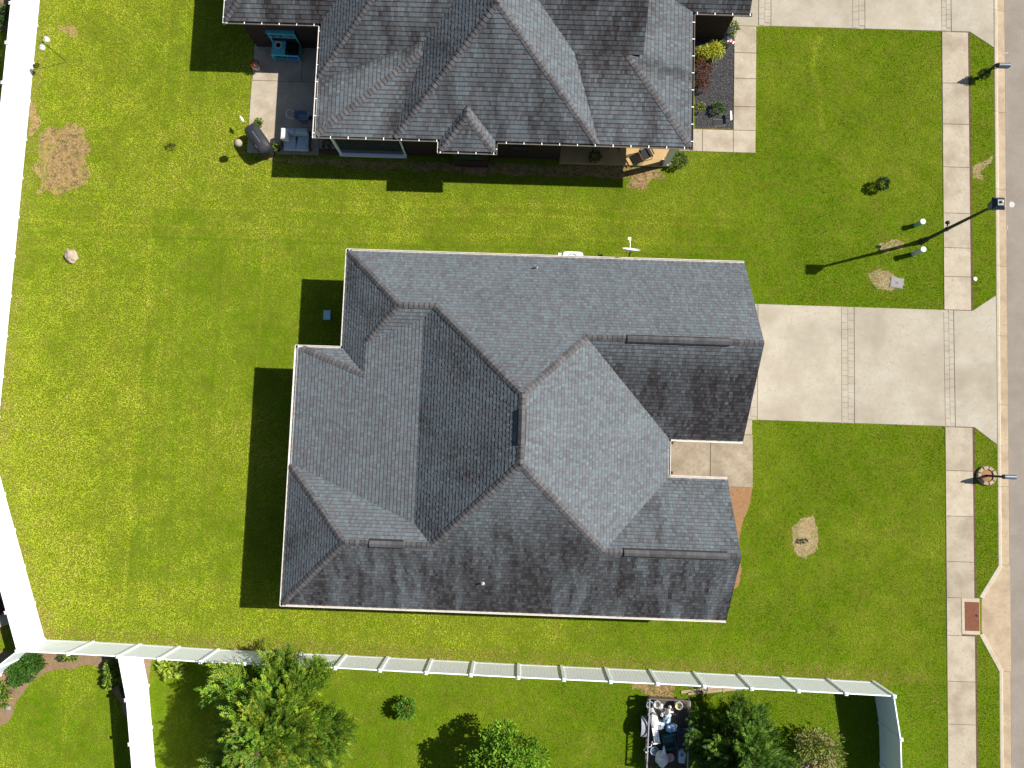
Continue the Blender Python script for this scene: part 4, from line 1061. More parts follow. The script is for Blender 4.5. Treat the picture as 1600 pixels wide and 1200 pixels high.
GR = [(.06, .15, .02), (.09, .20, .025), (.05, .11, .02)]
YG = [(.22, .30, .03), (.16, .25, .02), (.28, .33, .04)]
DK = [(.025, .07, .015), (.04, .10, .02), (.03, .085, .03)]
def pot_plant(label, px, z0, rp, hp, potm, cols, pr, ph, n, cat='potted plant', seed=1, L=.14, w=.05):
    x, y = G(*px, z0+hp); r = random.Random(seed)
    t = thing('potted_plant', label, cat, (x, y, z0))
    put('pot', MB().lathe([(rp*.7, 0), (rp*.95, hp*.8), (rp*1.05, hp*.85), (rp*1.05, hp), (rp*.9, hp), (rp*.85, hp*.85), (.01, hp*.84)], x, y, z0, 16), M[potm], t)
    mb = MB(); leaf_clump(mb, x, y, z0+hp+ph*.2, pr, pr, ph, n, L, w, cols, r)
    put('leaves', mb, M['leaf'], t)
pot_plant('red flowering plant in a pale glazed pot at the patio edge', (400, 103), .0, .16, .30, 'tealpot', [(.42, .08, .06), (.5, .14, .10), (.10, .14, .03)], .20, .26, 140, seed=2, L=.12)
pot_plant('small green plant in a black pot behind the covered grill', (404, 194), .035, .12, .22, 'blackpot', YG+GR, .16, .26, 90, seed=3)
pot_plant('small green plant in a black pot between grill and loveseat', (432, 230), .035, .17, .26, 'blackpot', GR+YG, .13, .22, 70, seed=4)

# covered grill
ga = Vector(G(391, 200, 1.0)); gb = Vector(G(412, 230, 1.0)); gc = (ga+gb)/2; gd_ = (gb-ga).normalized(); rz = atan2(gd_.y, gd_.x)
t = thing('covered_grill', 'barbecue grill under a black cover on the patio corner', 'grill', (gc.x, gc.y, 0.035))
q = MB(); rows = [(.035, .70, .31), (.40, .70, .31), (.78, .76, .34), (.92, .78, .37), (1.04, .62, .30), (1.10, .48, .21), (1.13, .3, .1)]
nn = 28
for i, (z, a, b) in enumerate(rows):
    for k in range(nn):
        an = 2*pi*k/nn; c_, s2 = cos(an), sin(an); u = a*math.copysign(abs(c_)**.5, c_); v = b*math.copysign(abs(s2)**.5, s2)
        wv = 1+.05*sin(an*9+i)*(1 if i < 3 else .25)
        u *= wv; v *= wv
        q.v.append((gc.x+u*cos(rz)-v*sin(rz), gc.y+u*sin(rz)+v*cos(rz), z))
for i in range(len(rows)-1):
    for k in range(nn):
        a = i*nn+k; b = i*nn+(k+1) % nn; q.f.append((a, b, b+nn, a+nn)); q.c.append(None)
q.f.append(tuple((len(rows)-1)*nn+k for k in range(nn))); q.c.append(None)
cv = put('cover', q, M['cover'], t, smooth=True)
put('cover_seam', MB().tube([(gc.x+u*cos(rz), gc.y+u*sin(rz), z) for u, z in ((-.52, 1.05), (-.3, 1.125), (.3, 1.125), (.52, 1.05))], .012, 6), M['cart'], cv)
put('handle_strap', MB().box(gc.x+.32*cos(rz)+.25*sin(rz), gc.y+.32*sin(rz)-.25*cos(rz), 1.04, .22, .05, .03, rz), M['cart'], cv)

# loveseat with cushions
lc = Vector(G(463, 218, .5)); 
t = thing('loveseat', 'patio loveseat with pale grey cushions and a white pillow', 'loveseat', (lc.x, lc.y, .035))
bx0, by0 = lc.x, lc.y
fr = MB()
for sx in (-.62, .62):
    for sy in (-.36, .36): fr.box(bx0+sx, by0+sy, .2, .05, .05, .36)
fr.box(bx0, by0, .36, 1.32, .78, .05)
put('frame', fr, M['black'], t)
for sx, rr in ((-.32, -.05), (.32, .06)):
    q = MB().prism([(bx0+sx+a_*.30+b_*.06*rr*10, by0-.17+b_*.36) for a_, b_ in ((-1, -1), (1, -1), (1, 1), (-1, 1))], .38, .50, bev=.045); put('seat_cushion', q, M['cushion'], t)
    q = MB().prism([(bx0+sx+a_*.31, by0+.30+b_*.13) for a_, b_ in ((-1, -1), (1, -1), (1, 1), (-1, 1))], .40, .86, bev=.06); put('back_cushion', q, M['cushion'], t)
put('pillow', MB().prism([(bx0-.50+a_*.17, by0+.14+b_*.26) for a_, b_ in ((-1, -1), (1, -1), (1, 1), (-1, 1))], .52, .90, bev=.06), M['pillow'], t)
for sx in (-.68, .68): put('armrest', MB().box(bx0+sx, by0, .56, .07, .8, .06), M['black'], t)
# garden cart
cc = Vector(G(471, 180, .45))
t = thing('garden_cart', 'grey blue tub cart with a wire handle on the shaded patio', 'cart', (cc.x, cc.y, .035))
q = MB(); 
for (z, a, b) in ((.20, .28, .20), (.48, .36, .26), (.50, .37, .27), (.47, .33, .23), (.26, .25, .17)):
    for k in range(20):
        an = 2*pi*k/20; c_, s2 = cos(an), sin(an)
        q.v.append((cc.x+a*math.copysign(abs(c_)**.5, c_), cc.y+b*math.copysign(abs(s2)**.5, s2), z))
for i in range(4):
    for k in range(20):
        a = i*20+k; b = i*20+(k+1) % 20; q.f.append((a, b, b+20, a+20)); q.c.append(None)
q.f += [tuple(80+k for k in range(20)), tuple(19-k for k in range(20))]; q.c += [None]*2
put('tub', q, M['cart'], t)
hp = [(cc.x-.34, cc.y+.18, .42), (cc.x-.60, cc.y+.20, .60), (cc.x-.68, cc.y+.14, .63), (cc.x-.68, cc.y-.14, .63), (cc.x-.60, cc.y-.20, .60), (cc.x-.34, cc.y-.18, .42)]
put('handle', MB().tube(hp, .014, 6), M['trim'], t)
put('leg_frame', MB().tube([(cc.x-.25, cc.y-.22, .40), (cc.x-.05, cc.y-.34, .05), (cc.x+.4, cc.y-.30, .05), (cc.x+.30, cc.y-.2, .40)], .012, 6), M['trim'], t)
put('leg_frame', MB().tube([(cc.x-.25, cc.y+.22, .40), (cc.x-.05, cc.y+.30, .05), (cc.x+.4, cc.y+.26, .05), (cc.x+.30, cc.y+.2, .40)], .012, 6), M['trim'], t)
put('wheel', MB().lathe([(.13, -.03), (.14, 0), (.13, .03)], cc.x+.36, cc.y, .17, 14, Matrix.Rotation(pi/2, 3, 'X')), M['tyre'], t)

# ornaments beside the grill
p = G3(372, 223, 1.25)
t = thing('globe_feeder', 'pale stone coloured globe on a thin pole beside the covered grill', 'garden ornament', (p.x, p.y, 0))
put('pole', MB().tube([(p.x, p.y, -.05), (p.x, p.y, 1.1)], .012, 6), M['black'], t)
put('globe', MB().blob(p.x, p.y, 1.22, .185, .185, .16, 16, 9, .10, 3, 3), M['stone'], t, smooth=True)
p = G3(378, 186, .85)
t = thing('bird_ornament', 'slim white bird ornament on a stake left of the patio', 'garden ornament', (p.x, p.y, 0))
put('stake', MB().tube([(p.x, p.y, -.05), (p.x, p.y, .82)], .008, 6), M['black'], t)
bd = Vector((-.55, .83)); 
put('bird', MB().tube([(p.x-bd.x*.16, p.y-bd.y*.16, .84), (p.x-bd.x*.06, p.y-bd.y*.06, .87), (p.x+bd.x*.05, p.y+bd.y*.05, .87), (p.x+bd.x*.15, p.y+bd.y*.15, .85), (p.x+bd.x*.22, p.y+bd.y*.22, .84)], [.035, .065, .06, .03, .008], 8), M['globe'], t, smooth=True)

# porch chair
cx_, cy_ = 4.9, 14.25
def porch_chair(label, cx_, cy_, rz):
    t = thing('porch_chair', label, 'chair', (cx_, cy_, .12), 'metal porch chairs')
    def R2(u, v, z): return (cx_+u*cos(rz)-v*sin(rz), cy_+u*sin(rz)+v*cos(rz), z+.12)
    for u, v, h in ((-.25, -.25, .42), (.25, -.25, .42), (-.25, .25, .85), (.25, .25, .85)):
        put('leg', MB().tube([R2(u, v, 0), R2(u, v*1.0, h)], .016, 6), M['black'], t)
    put('seat', MB().box(*R2(0, 0, .42), .52, .52, .04, rz), M['black'], t)
    for k in range(5): put('back_slat', MB().tube([R2(-.18+.09*k, .25, .44), R2(-.18+.09*k, .28, .85)], .01, 5), M['black'], t)
    put('back_rail', MB().tube([R2(-.25, .27, .85), R2(.25, .27, .85)], .016, 6), M['black'], t)
    for s in (-1, 1): put('armrest', MB().box(*R2(s*.27, 0, .62), .05, .5, .025, rz), M['black'], t)
porch_chair('black metal porch chair nearest the white column', 5.75, 14.05, .5)
porch_chair('black metal porch chair further in on the tan porch', 4.3, 14.55, -.3)

# bed ornaments
p = G3(1140, 66, .35)
t = thing('garden_flag', 'small red and white garden flag at the bed edge', 'garden flag', (p.x, p.y, 0))
put('pole', MB().tube([(p.x+.05, p.y+.05, 0), (p.x+.05, p.y+.05, .55)], .01, 5), M['black'], t)
for k in range(5): put('stripe', MB().box(p.x-.10+.07*k, p.y+.04*sin(k), .42-.025*k, .07, .018+.12, .14, -.5), M['red'] if k % 2 else M['globe'], t)
put('canton', MB().box(p.x-.08, p.y+.08, .47, .10, .1, .10, -.5), M['flagblue'], t)
p = G3(1142, 181, .25)
t = thing('path_light', 'white tilted panel stake beside the gravel bed', 'path light', (p.x, p.y, 0))
put('stake', MB().tube([(p.x, p.y, 0), (p.x, p.y, .30)], .012, 5), M['black'], t)
put('panel', MB().prism([(p.x-.04, p.y-.26), (p.x+.05, p.y-.22), (p.x+.02, p.y+.2), (p.x-.06, p.y+.22)], .24, .34), M['globe'], t)
x, y = G(1123, 192)
t = thing('ground_plate', 'black square plate lying in the gravel bed', 'plate', (x, y, 0))
put('plate', MB().box(x, y, .03, .50, .32, .03, .05), M['black'], t); put('rim', MB().box(x, y, .02, .54, .36, .02, .05), M['lid'], t)

# ------------------------------------------------------------------ utility trailer and its load
TX, TY = G(1042.5, 1140, .55); 
tl = thing('utility_trailer', 'small open utility trailer loaded with buckets behind the bottom fence', 'trailer', (TX, TY, 0))
tw, tlen = 1.80, 3.05; tr = radians(-1.5)
yN_ = G(1040, 1092, .75)[1]; TY = yN_-tlen/2
def T(u, v, z): return (TX+u*cos(tr)-v*sin(tr), TY+u*sin(tr)+v*cos(tr), z)
for k in range(9): put('deck_board', MB().box(*T(-tw/2+tw*(k+.5)/9, 0, .50), tw/9-.008, tlen-.06, .04, tr), M['deckwood'], tl)
for s in (-1, 1):
    put('side_rail', MB().box(*T(s*tw/2, 0, .84), .05, tlen, .05, tr), M['steel'], tl)
    put('side_frame', MB().box(*T(s*tw/2, 0, .48), .06, tlen, .10, tr), M['rust'], tl)
    for k in range(5): put('stake_post', MB().box(*T(s*tw/2, -tlen/2+.03+(tlen-.06)*k/4, .66), .045, .045, .36, tr), M['rust'], tl)
    q = MB(); n = 10
    for k in range(n+1):
        a = pi*k/n
        for w_ in (s*(tw/2+.04), s*(tw/2+.30)): q.v.append(T(w_, .15+.46*cos(a), .40+.36*sin(a)))
    for k in range(n): q.f.append((2*k, 2*k+1, 2*k+3, 2*k+2)); q.c.append(None)
    put('fender', q, M['fender'], tl)
    wv = put('wheel', MB().lathe([(.18, -.10), (.31, -.10), (.34, -.05), (.34, .05), (.31, .10), (.18, .10)], *T(s*(tw/2+.17), .15, .33), 20, Matrix.Rotation(tr, 3, 'Z') @ Matrix.Rotation(pi/2, 3, 'Y')), M['tyre'], tl)
    put('rim', MB().lathe([(.18, -.06), (.10, -.02), (.10, .02), (.18, .06)], *T(s*(tw/2+.17), .15, .33), 16, Matrix.Rotation(tr, 3, 'Z') @ Matrix.Rotation(pi/2, 3, 'Y')), M['steel'], wv)
put('front_rail', MB().box(*T(0, tlen/2, .84), tw, .05, .05, tr), M['rust'], tl)
put('tailgate_rail', MB().box(*T(0, -tlen/2, .84), tw, .05, .05, tr), M['steel'], tl)
for k in range(12): put('tailgate_bar', MB().box(*T(-tw/2+tw*(k+.5)/12, -tlen/2, .64), .02, .03, .36, tr), M['rust'], tl)
put('drawbar', MB().tube([T(-.4, -tlen/2, .45), T(0, -tlen/2-1.1, .45), T(0, -tlen/2-1.4, .45)], .04, 6).tube([T(.4, -tlen/2, .45), T(0, -tlen/2-1.1, .45)], .04, 6), M['rust'], tl)
put('jack_stand', MB().tube([T(0, -tlen/2-1.2, .6), T(0, -tlen/2-1.2, 0)], .03, 8), M['rust'], tl)

DZ = .52
def on_trailer(px, z): p = G3(*px, z); return p
def bucket(label, px, r, h, m='bucket', inner='litter', tilt=0.0, z0=DZ, group='buckets on the trailer'):
    p = on_trailer(px, z0+h); t = thing('bucket', label, 'bucket', (p.x, p.y, z0), group)
    Mt = Matrix.Rotation(tilt, 3, 'X')
    put('body', MB().lathe([(r*.8, 0), (r, h-.03), (r*1.07, h-.03), (r*1.07, h), (r*.96, h), (r*.8, .05), (.01, .04)], p.x, p.y, z0, 20, Mt), M[m], t, smooth=False)
    put('contents', MB().lathe([(r*.86, h*.5), (r*.86, h*.52), (.01, h*.53)], p.x, p.y, z0, 16, Mt), M[inner], t)
    put('handle', MB().tube([Vector((p.x, p.y, z0))+Mt @ Vector((r*1.08*cos(a), r*.9*sin(a)-.02, h+.02)) for a in [pi*k/10 for k in range(11)]], .007, 5), M['steel'], t)
bucket('white bucket with yellow residue at the upper right trailer corner', (1061, 1103), .165, .38, 'bucket', 'yolk')
bucket('clear pail with a green rim at the upper left trailer corner', (1016, 1102), .16, .30, 'clear', 'litter')
bucket('pale grey bucket, second from the left along the trailer front', (1027, 1101), .155, .34, 'bucket', 'gsed')
bucket('tipped dirty white bucket below the trailer front left corner', (1019, 1113), .17, .36, 'bucket', 'litter', tilt=.35)
def simple(name, label, cat, px, z, build, mt, group=None, parts=()):
    p = on_trailer(px, z); t = thing(name, label, cat, (p.x, p.y, DZ), group)
    for nm, mb, m_ in build(p): put(nm, mb, M[m_], t, smooth=nm in ('jug_body', 'sack'))
    return t
def jug(p):
    return [('jug_body', MB().blob(p.x, p.y, DZ+.17, .17, .15, .18, 16, 10, .06), 'jug'), ('neck', MB().lathe([(.05, .30), (.045, .40), (.055, .40), (.055, .45)], p.x, p.y, DZ, 12), 'jug'), ('handle', MB().tube([(p.x+.02, p.y+.05, DZ+.42), (p.x+.10, p.y+.12, DZ+.42), (p.x+.13, p.y+.13, DZ+.30)], .02, 6), 'jug')]
simple('plastic_jug', 'blue plastic jug with a neck in the middle of the trailer', 'jug', (1043, 1127), DZ+.35, jug, None)
def dome(p): return [('dome', MB().lathe([(.19, 0), (.20, .12), (.17, .2), (.10, .25), (.01, .265)], p.x, p.y, DZ, 20), 'clear'), ('rim', MB().lathe([(.21, 0), (.215, .03), (.19, .04)], p.x, p.y, DZ, 20), 'jug')]
simple('plastic_dome', 'round pale blue domed lid beside the white board', 'lid', (1032, 1134), DZ+.2, dome, None)
def tray(p):
    q = MB().prism([(p.x-.24, p.y-.12), (p.x-.05, p.y-.2), (p.x+.2, p.y-.1), (p.x+.24, p.y+.14), (p.x+.1, p.y+.2), (p.x-.2, p.y+.1)], DZ, DZ+.18, bev=.03)
    return [('tub', q, 'jug'), ('divider', MB().box(p.x-.03, p.y, DZ+.19, .02, .3, .03, .2), 'bluebin')]
simple('blue_tub', 'light blue plastic tub right of the domed lid', 'tub', (1050, 1139), DZ+.18, tray, None)
def board(p): 
    return [('board', MB().box(p.x, p.y, DZ+.24, .26, 1.10, .05, radians(11)), 'globe'), ('lip', MB().box(p.x+.02, p.y-.5, DZ+.28, .26, .06, .05, radians(11)), 'bucket'), ('fold', MB().blob(p.x-.06, p.y+.45, DZ+.25, .19, .34, .14, 16, 8, .12, 2.0, 3, .15), 'pillow')]
simple('white_board', 'long white board lying along the left side of the trailer', 'board', (1024, 1143), DZ+.25, board, None)
def gbin(p):
    q = MB()
    for (sx, sy, wx, wy) in ((-.26, 0, .03, .56), (.26, 0, .03, .56), (0, -.28, .55, .03), (0, .28, .55, .03)): q.box(p.x+sx, p.y+sy, DZ+.17, wx, wy, .34, radians(12))
    return [('bin_wall', q, 'binGreen'), ('bin_floor', MB().box(p.x, p.y, DZ+.03, .5, .52, .03, radians(12)), 'binGreen'), ('folded_lid', MB().box(p.x-.02, p.y+.1, DZ+.2, .46, .28, .02, radians(12)), 'binGreen')]
simple('green_bin', 'dark green plastic bin in the lower middle of the trailer', 'bin', (1046, 1160), DZ+.3, gbin, None)
def grate(p):
    q = MB()
    for k in range(14): q.box(p.x, p.y-.55+k*.085, DZ+.06, .30, .022, .022)
    r_ = MB()
    for s in (-.15, .15): r_.box(p.x+s, p.y, DZ+.05, .03, 1.2, .04)
    return [('rungs', q, 'slate'), ('side_bar', r_, 'slate')]
simple('ramp_grate', 'blue grey slatted ramp along the right side of the trailer', 'ramp', (1064, 1158), DZ+.05, grate, None)
def sack(p): return [('sack', MB().blob(p.x, p.y, DZ+.22, .28, .36, .28, 20, 12, .25, 1.8, 6, .1), 'pillow'), ('sack_neck', MB().tube([(p.x+.02, p.y+.22, DZ+.42), (p.x+.05, p.y+.45, DZ+.46), (p.x+.06, p.y+.62, DZ+.40)], [.13, .07, .03], 8), 'clear')]
simple('white_sack', 'bulging white plastic sack at the trailer tailgate', 'sack', (1035, 1188), DZ+.4, sack, None)
def pan(p): return [('pan', MB().lathe([(.17, 0), (.19, .05), (.17, .05), (.15, .015), (.01, .012)], p.x, p.y, DZ+.1, 18), 'pink'), ('stand', MB().lathe([(.12, 0), (.12, .1)], p.x, p.y, DZ, 12), 'bucket'), ('stick', MB().tube([(p.x-.02, p.y-.12, DZ+.17), (p.x+.02, p.y+.16, DZ+.17)], .01, 5), 'black')]
simple('round_pan', 'round pinkish pan beside the white sack', 'pan', (1047, 1184), DZ+.15, pan, None)
def crate(p): return [('shell', MB().prism([(p.x-.14, p.y-.28), (p.x+.12, p.y-.3), (p.x+.2, p.y+.1), (p.x+.08, p.y+.3), (p.x-.14, p.y+.2)], DZ, DZ+.28, bev=.05), 'clear'), ('bottle_cap', MB().lathe([(.06, .28), (.06, .34)], p.x-.02, p.y+.1, DZ, 10), 'slate')]
simple('cloudy_container', 'cloudy bluish plastic container in the lower right trailer corner', 'container', (1066, 1183), DZ+.3, crate, None)
def shoes(p): return [('tub', MB().lathe([(.16, 0), (.19, .2), (.17, .2), (.14, .04), (.01, .03)], p.x, p.y, DZ, 18), 'clear'), ('rag', MB().blob(p.x+.02, p.y, DZ+.12, .12, .1, .09, 12, 7, .4, 2.5, 3), 'cart')]
simple('round_tub', 'round cloudy tub with rags at lower left of the trailer', 'tub', (1023, 1174), DZ+.2, shoes, None)
def tangle(p):
    r = random.Random(5); q = MB()
    for k in range(7):
        a = r.uniform(0, 6.28); b = a+r.uniform(1, 3)
        q.tube([(p.x+.28*cos(a), p.y+.16*sin(a), DZ+r.uniform(.1, .4)), (p.x+r.uniform(-.1, .1), p.y+r.uniform(-.1, .1), DZ+.45), (p.x+.3*cos(b), p.y+.18*sin(b), DZ+r.uniform(.1, .4))], .012, 5)
    w_ = []
    for k in range(8): w_.append(MB().blob(p.x+r.uniform(-.22, .22), p.y+r.uniform(-.2, .2), DZ+r.uniform(.1, .35), r.uniform(.06, .12), r.uniform(.05, .1), .07, 10, 6, .5, 2, k))
    return [('hoses', q, 'steel')]+[('bottle', b_, 'bucket') for b_ in w_]
simple('tangled_hoses', 'tangle of grey hoses and white bottles at the trailer front', 'hoses', (1041, 1112), DZ+.3, tangle, None)
q = MB(); p = on_trailer((1010, 1172), .8)
q.tube([(p.x+.28, p.y+.35, .72), (p.x+.20, p.y+.15, .80), (p.x-.02, p.y+.10, .78), (p.x-.10, p.y-.04, .72), (p.x+.0, p.y-.14, .70), (p.x+.14, p.y-.12, .62)], .018, 6)
tag(put('hose_loop', q, M['trim'], origin=(p.x, p.y, .6)), 'white hose looping over the left trailer rail', 'hose')
# things lying behind the fence
p0 = Vector(G(1090, 1158)); p1 = Vector(G(1100, 1230))
q = MB().tube([(p0.x, p0.y, .05), (p1.x, p1.y, .05)], .05, 6); tag(put('timber_pole', q, M['wood'], origin=(p0.x, p0.y, 0)), 'brown timber pole lying right of the trailer', 'pole')
for k, (a, b, lb) in enumerate((((1064, 1081), (1150, 1071), 'grey weathered board lying along the fence, upper of two'), ((1075, 1083), (1186, 1072.5), 'longer grey weathered board lying along the fence, lower of two'))):
    a, b = Vector(G(*a)), Vector(G(*b)); d = b-a; m_ = (a+b)/2
    t = thing('old_board', lb, 'board', (m_.x, m_.y, 0), 'boards by the fence')
    put('plank', MB().box(m_.x, m_.y, .03, d.length, .13, .04, atan2(d.y, d.x)), M['wood'], t)
    for s in (.2, .5, .8): c_ = a+d*s; put('cleat', MB().box(c_.x, c_.y, .058, .08, .2, .02, atan2(d.y, d.x)), M['wood'], t)

# pergola beyond the left fence
x, y = G(-25, 100)
t = thing('pergola', 'white slatted pergola over a slate panel beyond the left fence', 'pergola', (x, y, 0))
for dx in (-2.4, .55):
    for dy in (-4.2, 0.6): put('post', MB().box(x+dx, y+dy, 1.0, .12, .12, 2.05), M['trim'], t)
for dy in (-4.3, -2.1, .1): put('rafter', MB().box(x-.75, y+dy, 2.1, 3.6, .09, .14, -.45), M['trim'], t)
put('roof_panel', MB().box(x-.6, y-.6, 1.7, 2.6, .75, .05, .0), M['slate'], t)
put('brace', MB().tube([(x+.2, y-1.1, 1.7), (x+.75, y-2.0, .3)], .05, 6), M['grey_ped'], t)
x, y = G(11, 960)
t = thing('garden_bench', 'grey block seat beyond the left fence near the purple shrub', 'seat', (x, y, 0))
put('seat', MB().box(x, y, .30, .5, .9, .08, .4), M['stone'], t); put('support', MB().box(x, y, .13, .35, .6, .28, .4), M['stone'], t)
x, y = G(14, 1106)
tag(put('garden_stone', MB().blob(x, y, .05, .14, .11, .1, 12, 7, .4, 2, 2), M['lid'], origin=(x, y, 0)), 'small dark stone in the bottom left mulch bed', 'stone')
x, y = G(178, 1035); tag(put('garden_stone', MB().blob(x, y, .08, .16, .14, .14, 12, 7, .4, 2, 5), M['stone'], origin=(x, y, 0)), 'pale stone between shrubs by the bottom left fence', 'stone')

# ------------------------------------------------------------------ shrubs and trees
def shrub(label, px, z, rx, ry, h, n, L, w, cols, seed, cat='shrub', name='shrub', rot=0, lobes=1, stems=4, up=.4, group=None, droop=.1):
    x, y = G(*px, z); r = random.Random(seed)
    t = thing(name, label, cat, (x, y, 0), group)
    q = MB()
    for k in range(stems):
        a = r.uniform(0, 2*pi)
        q.tube([(x+.03*cos(a), y+.03*sin(a), -.03), (x+rx*.3*cos(a), y+ry*.3*sin(a), h*.4), (x+rx*.55*cos(a), y+ry*.55*sin(a), h*.75)], [.014+.01*h, .01+.005*h, .004], 5)
    st = put('stems', q, M['bark'], t)
    mb = MB()
    if lobes == 1:
        leaf_clump(mb, x, y, h*.45, rx, ry, h*.55, n, L, w, cols, r, up=up, droop=droop)
    else:
        for k in range(lobes):
            u = r.uniform(-1, 1); v = r.uniform(-1, 1)
            if u*u+v*v > 1: u *= .6; v *= .6
            X, Y = u*rx*.75, v*ry*.75
            leaf_clump(mb, x+X*cos(rot)-Y*sin(rot), y+X*sin(rot)+Y*cos(rot), h*r.uniform(.3, .55), min(rx, ry)*.55, min(rx, ry)*.55, h*.42, n//lobes, L, w, cols, r, up=up, droop=droop)
    put('leaves', mb, M['leaf'], t)
    return t
shrub('bright yellow leafy shrub in the gravel bed', (1112, 80), .5, .62, .50, .75, 900, .20, .035, [(.52, .48, .03), (.42, .42, .03), (.28, .36, .03)], 1, lobes=6, up=.2, droop=.4)
shrub('reddish brown clipped shrub along the wall in the gravel bed', (1098, 122), .4, .42, 1.15, .70, 1600, .12, .03, [(.16, .055, .03), (.11, .04, .025), (.20, .09, .04)], 2, lobes=10)
shrub('small round green plant at the lower end of the gravel bed', (1122, 170), .2, .28, .28, .40, 260, .14, .045, GR, 3)
shrub('thin pale plant at the wall corner of the gravel bed', (1095, 168), .2, .18, .22, .35, 120, .12, .04, YG, 4)
shrub('loose green plant beside the upper end of the slab walk', (1145, 45), .4, .28, .34, .75, 240, .14, .05, GR+YG, 5)
shrub('low yellow plant sprig above the gravel bed by the flag', (1128, 70), .15, .22, .14, .25, 90, .14, .04, YG, 6)
shrub('pale green bush at the foot of the white porch column', (1061, 250), .35, .38, .36, .65, 420, .13, .06, [(.11, .17, .05), (.16, .21, .07), (.07, .12, .04)], 7)
shrub('dark shaded bush against the wall on the tan porch edge', (930, 243), .5, .30, .26, .8, 300, .12, .05, DK, 8)
shrub('dark shrub under the eave beside the sliding door', (511, 226), .4, .22, .26, .7, 200, .11, .05, DK+[(.14, .05, .04)], 9)
shrub('lone dark green sapling in the front lawn below the upper driveway', (1379, 287), .4, .30, .28, .70, 380, .13, .06, DK+[(.08, .14, .06)], 10)
shrub('vine growing around the upper mailbox post', (1536, 117), .4, .22, .22, .85, 300, .11, .05, DK+GR, 11, cat='vine', name='vine')
shrub('tiny seedling in the sandy oval patch', (1256, 845), .15, .16, .08, .25, 60, .12, .04, DK, 12, cat='seedling', name='seedling')
shrub('dry dark weed in the upper left lawn', (268, 230), .05, .24, .14, .16, 90, .14, .03, [(.05, .04, .02), (.10, .06, .03), (.05, .07, .015)], 13, cat='weed', name='weed')
shrub('small bright green bush alone in the bottom lawn', (634, 1107), .5, .42, .46, 1.0, 620, .15, .07, [(.10, .22, .02), (.14, .27, .03), (.06, .15, .02)], 14)
shrub('large leaved yellow green hosta by the bottom left fence', (266, 1044), .2, .46, .42, .42, 130, .30, .16, [(.24, .32, .03), (.30, .38, .05)], 15, cat='plant', name='hosta', up=.1, droop=.35)
shrub('long glossy green hedge shrub in the bottom left corner bed', (42, 1043), .4, 1.05, .55, .75, 2600, .15, .07, [(.05, .13, .015), (.08, .17, .02), (.03, .09, .015)], 16, rot=.75, lobes=14)
shrub('mixed leafy shrub in the bed beside the lower left fence', (178, 1055), .4, .48, .75, .75, 2000, .16, .07, GR+YG, 17, lobes=10)
shrub('dark leafy plant below the mixed shrub by the lower left fence', (197, 1082), .25, .3, .45, .5, 500, .15, .06, DK+GR, 18, lobes=4)
shrub('low yellow perennial in the middle of the bottom left bed', (112, 1026), .1, .34, .16, .25, 160, .14, .05, YG+GR, 19, cat='plant')
shrub('dark low perennial left of the yellow one in the bottom left bed', (98, 1028), .1, .2, .14, .22, 90, .13, .05, DK+[(.12, .05, .03)], 20, cat='plant')
shrub('green bush at the left edge below the hedge shrub', (2, 1084), .4, .55, .5, .7, 700, .16, .06, GR+YG, 21, lobes=4)
shrub('purple leaved shrub beyond the left fence', (2, 938), .6, .5, .75, 1.0, 900, .13, .05, [(.10, .02, .035), (.07, .015, .03), (.13, .03, .04)], 22, lobes=5)
shrub('green bush on the mulch in the top left corner beyond the fence', (4, 22), .5, .55, .75, .9, 1000, .15, .06, DK+[(.14, .17, .05)], 23, lobes=6)
shrub('pale wispy bush between the dark cypress and the bottom right fence', (1287, 1172), .8, 1.15, 1.05, 1.5, 1900, .18, .06, [(.22, .30, .05), (.28, .33, .06), (.14, .23, .03), (.30, .27, .10)], 24, lobes=14, up=.5)
shrub('tiny green plant at the lower patio corner', (405, 187), .3, .14, .12, .3, 60, .12, .04, YG, 25, cat='plant')

def spray(mb, p, d, L, w, cols, r, nl=13, leaf=.13):
    """flattened feathery branchlet"""
    d = d.normalized(); s = d.cross(Vector((r.gauss(0, .5), r.gauss(0, .5), 1))).normalized(); c = r.choice(cols); b = r.uniform(.75, 1.2)
    nrm = s.cross(d)
    for k in range(nl):
        f = (k+.5)/nl; side = 1 if k % 2 else -1
        q = p+d*L*f-Vector((0, 0, .10*L*f*f)); ww = w*(1-f*.75)
        o = (d*.75+s*side*.8*(1-f*.3)+nrm*r.gauss(0, .22)).normalized(); l = leaf*(1.15-f*.4)*r.uniform(.8, 1.3)+ww*.5
        t_ = o.cross(nrm).normalized()*(leaf*.20*r.uniform(.8, 1.3))
        bb = b*r.uniform(.8, 1.2)
        cc_ = (c[0]*bb, c[1]*bb, c[2]*bb)
        mb.add([q, q+o*l*.5+t_, q+o*l, q+o*l*.5-t_], [(0, 1, 2, 3)], cc_)
    mb.add([p+d*L*.8-s*leaf*.2, p+d*L*1.18-Vector((0, 0, .1*L)), p+d*L*.8+s*leaf*.2], [(0, 1, 2)], (c[0]*b*1.1, c[1]*b*1.1, c[2]*b))

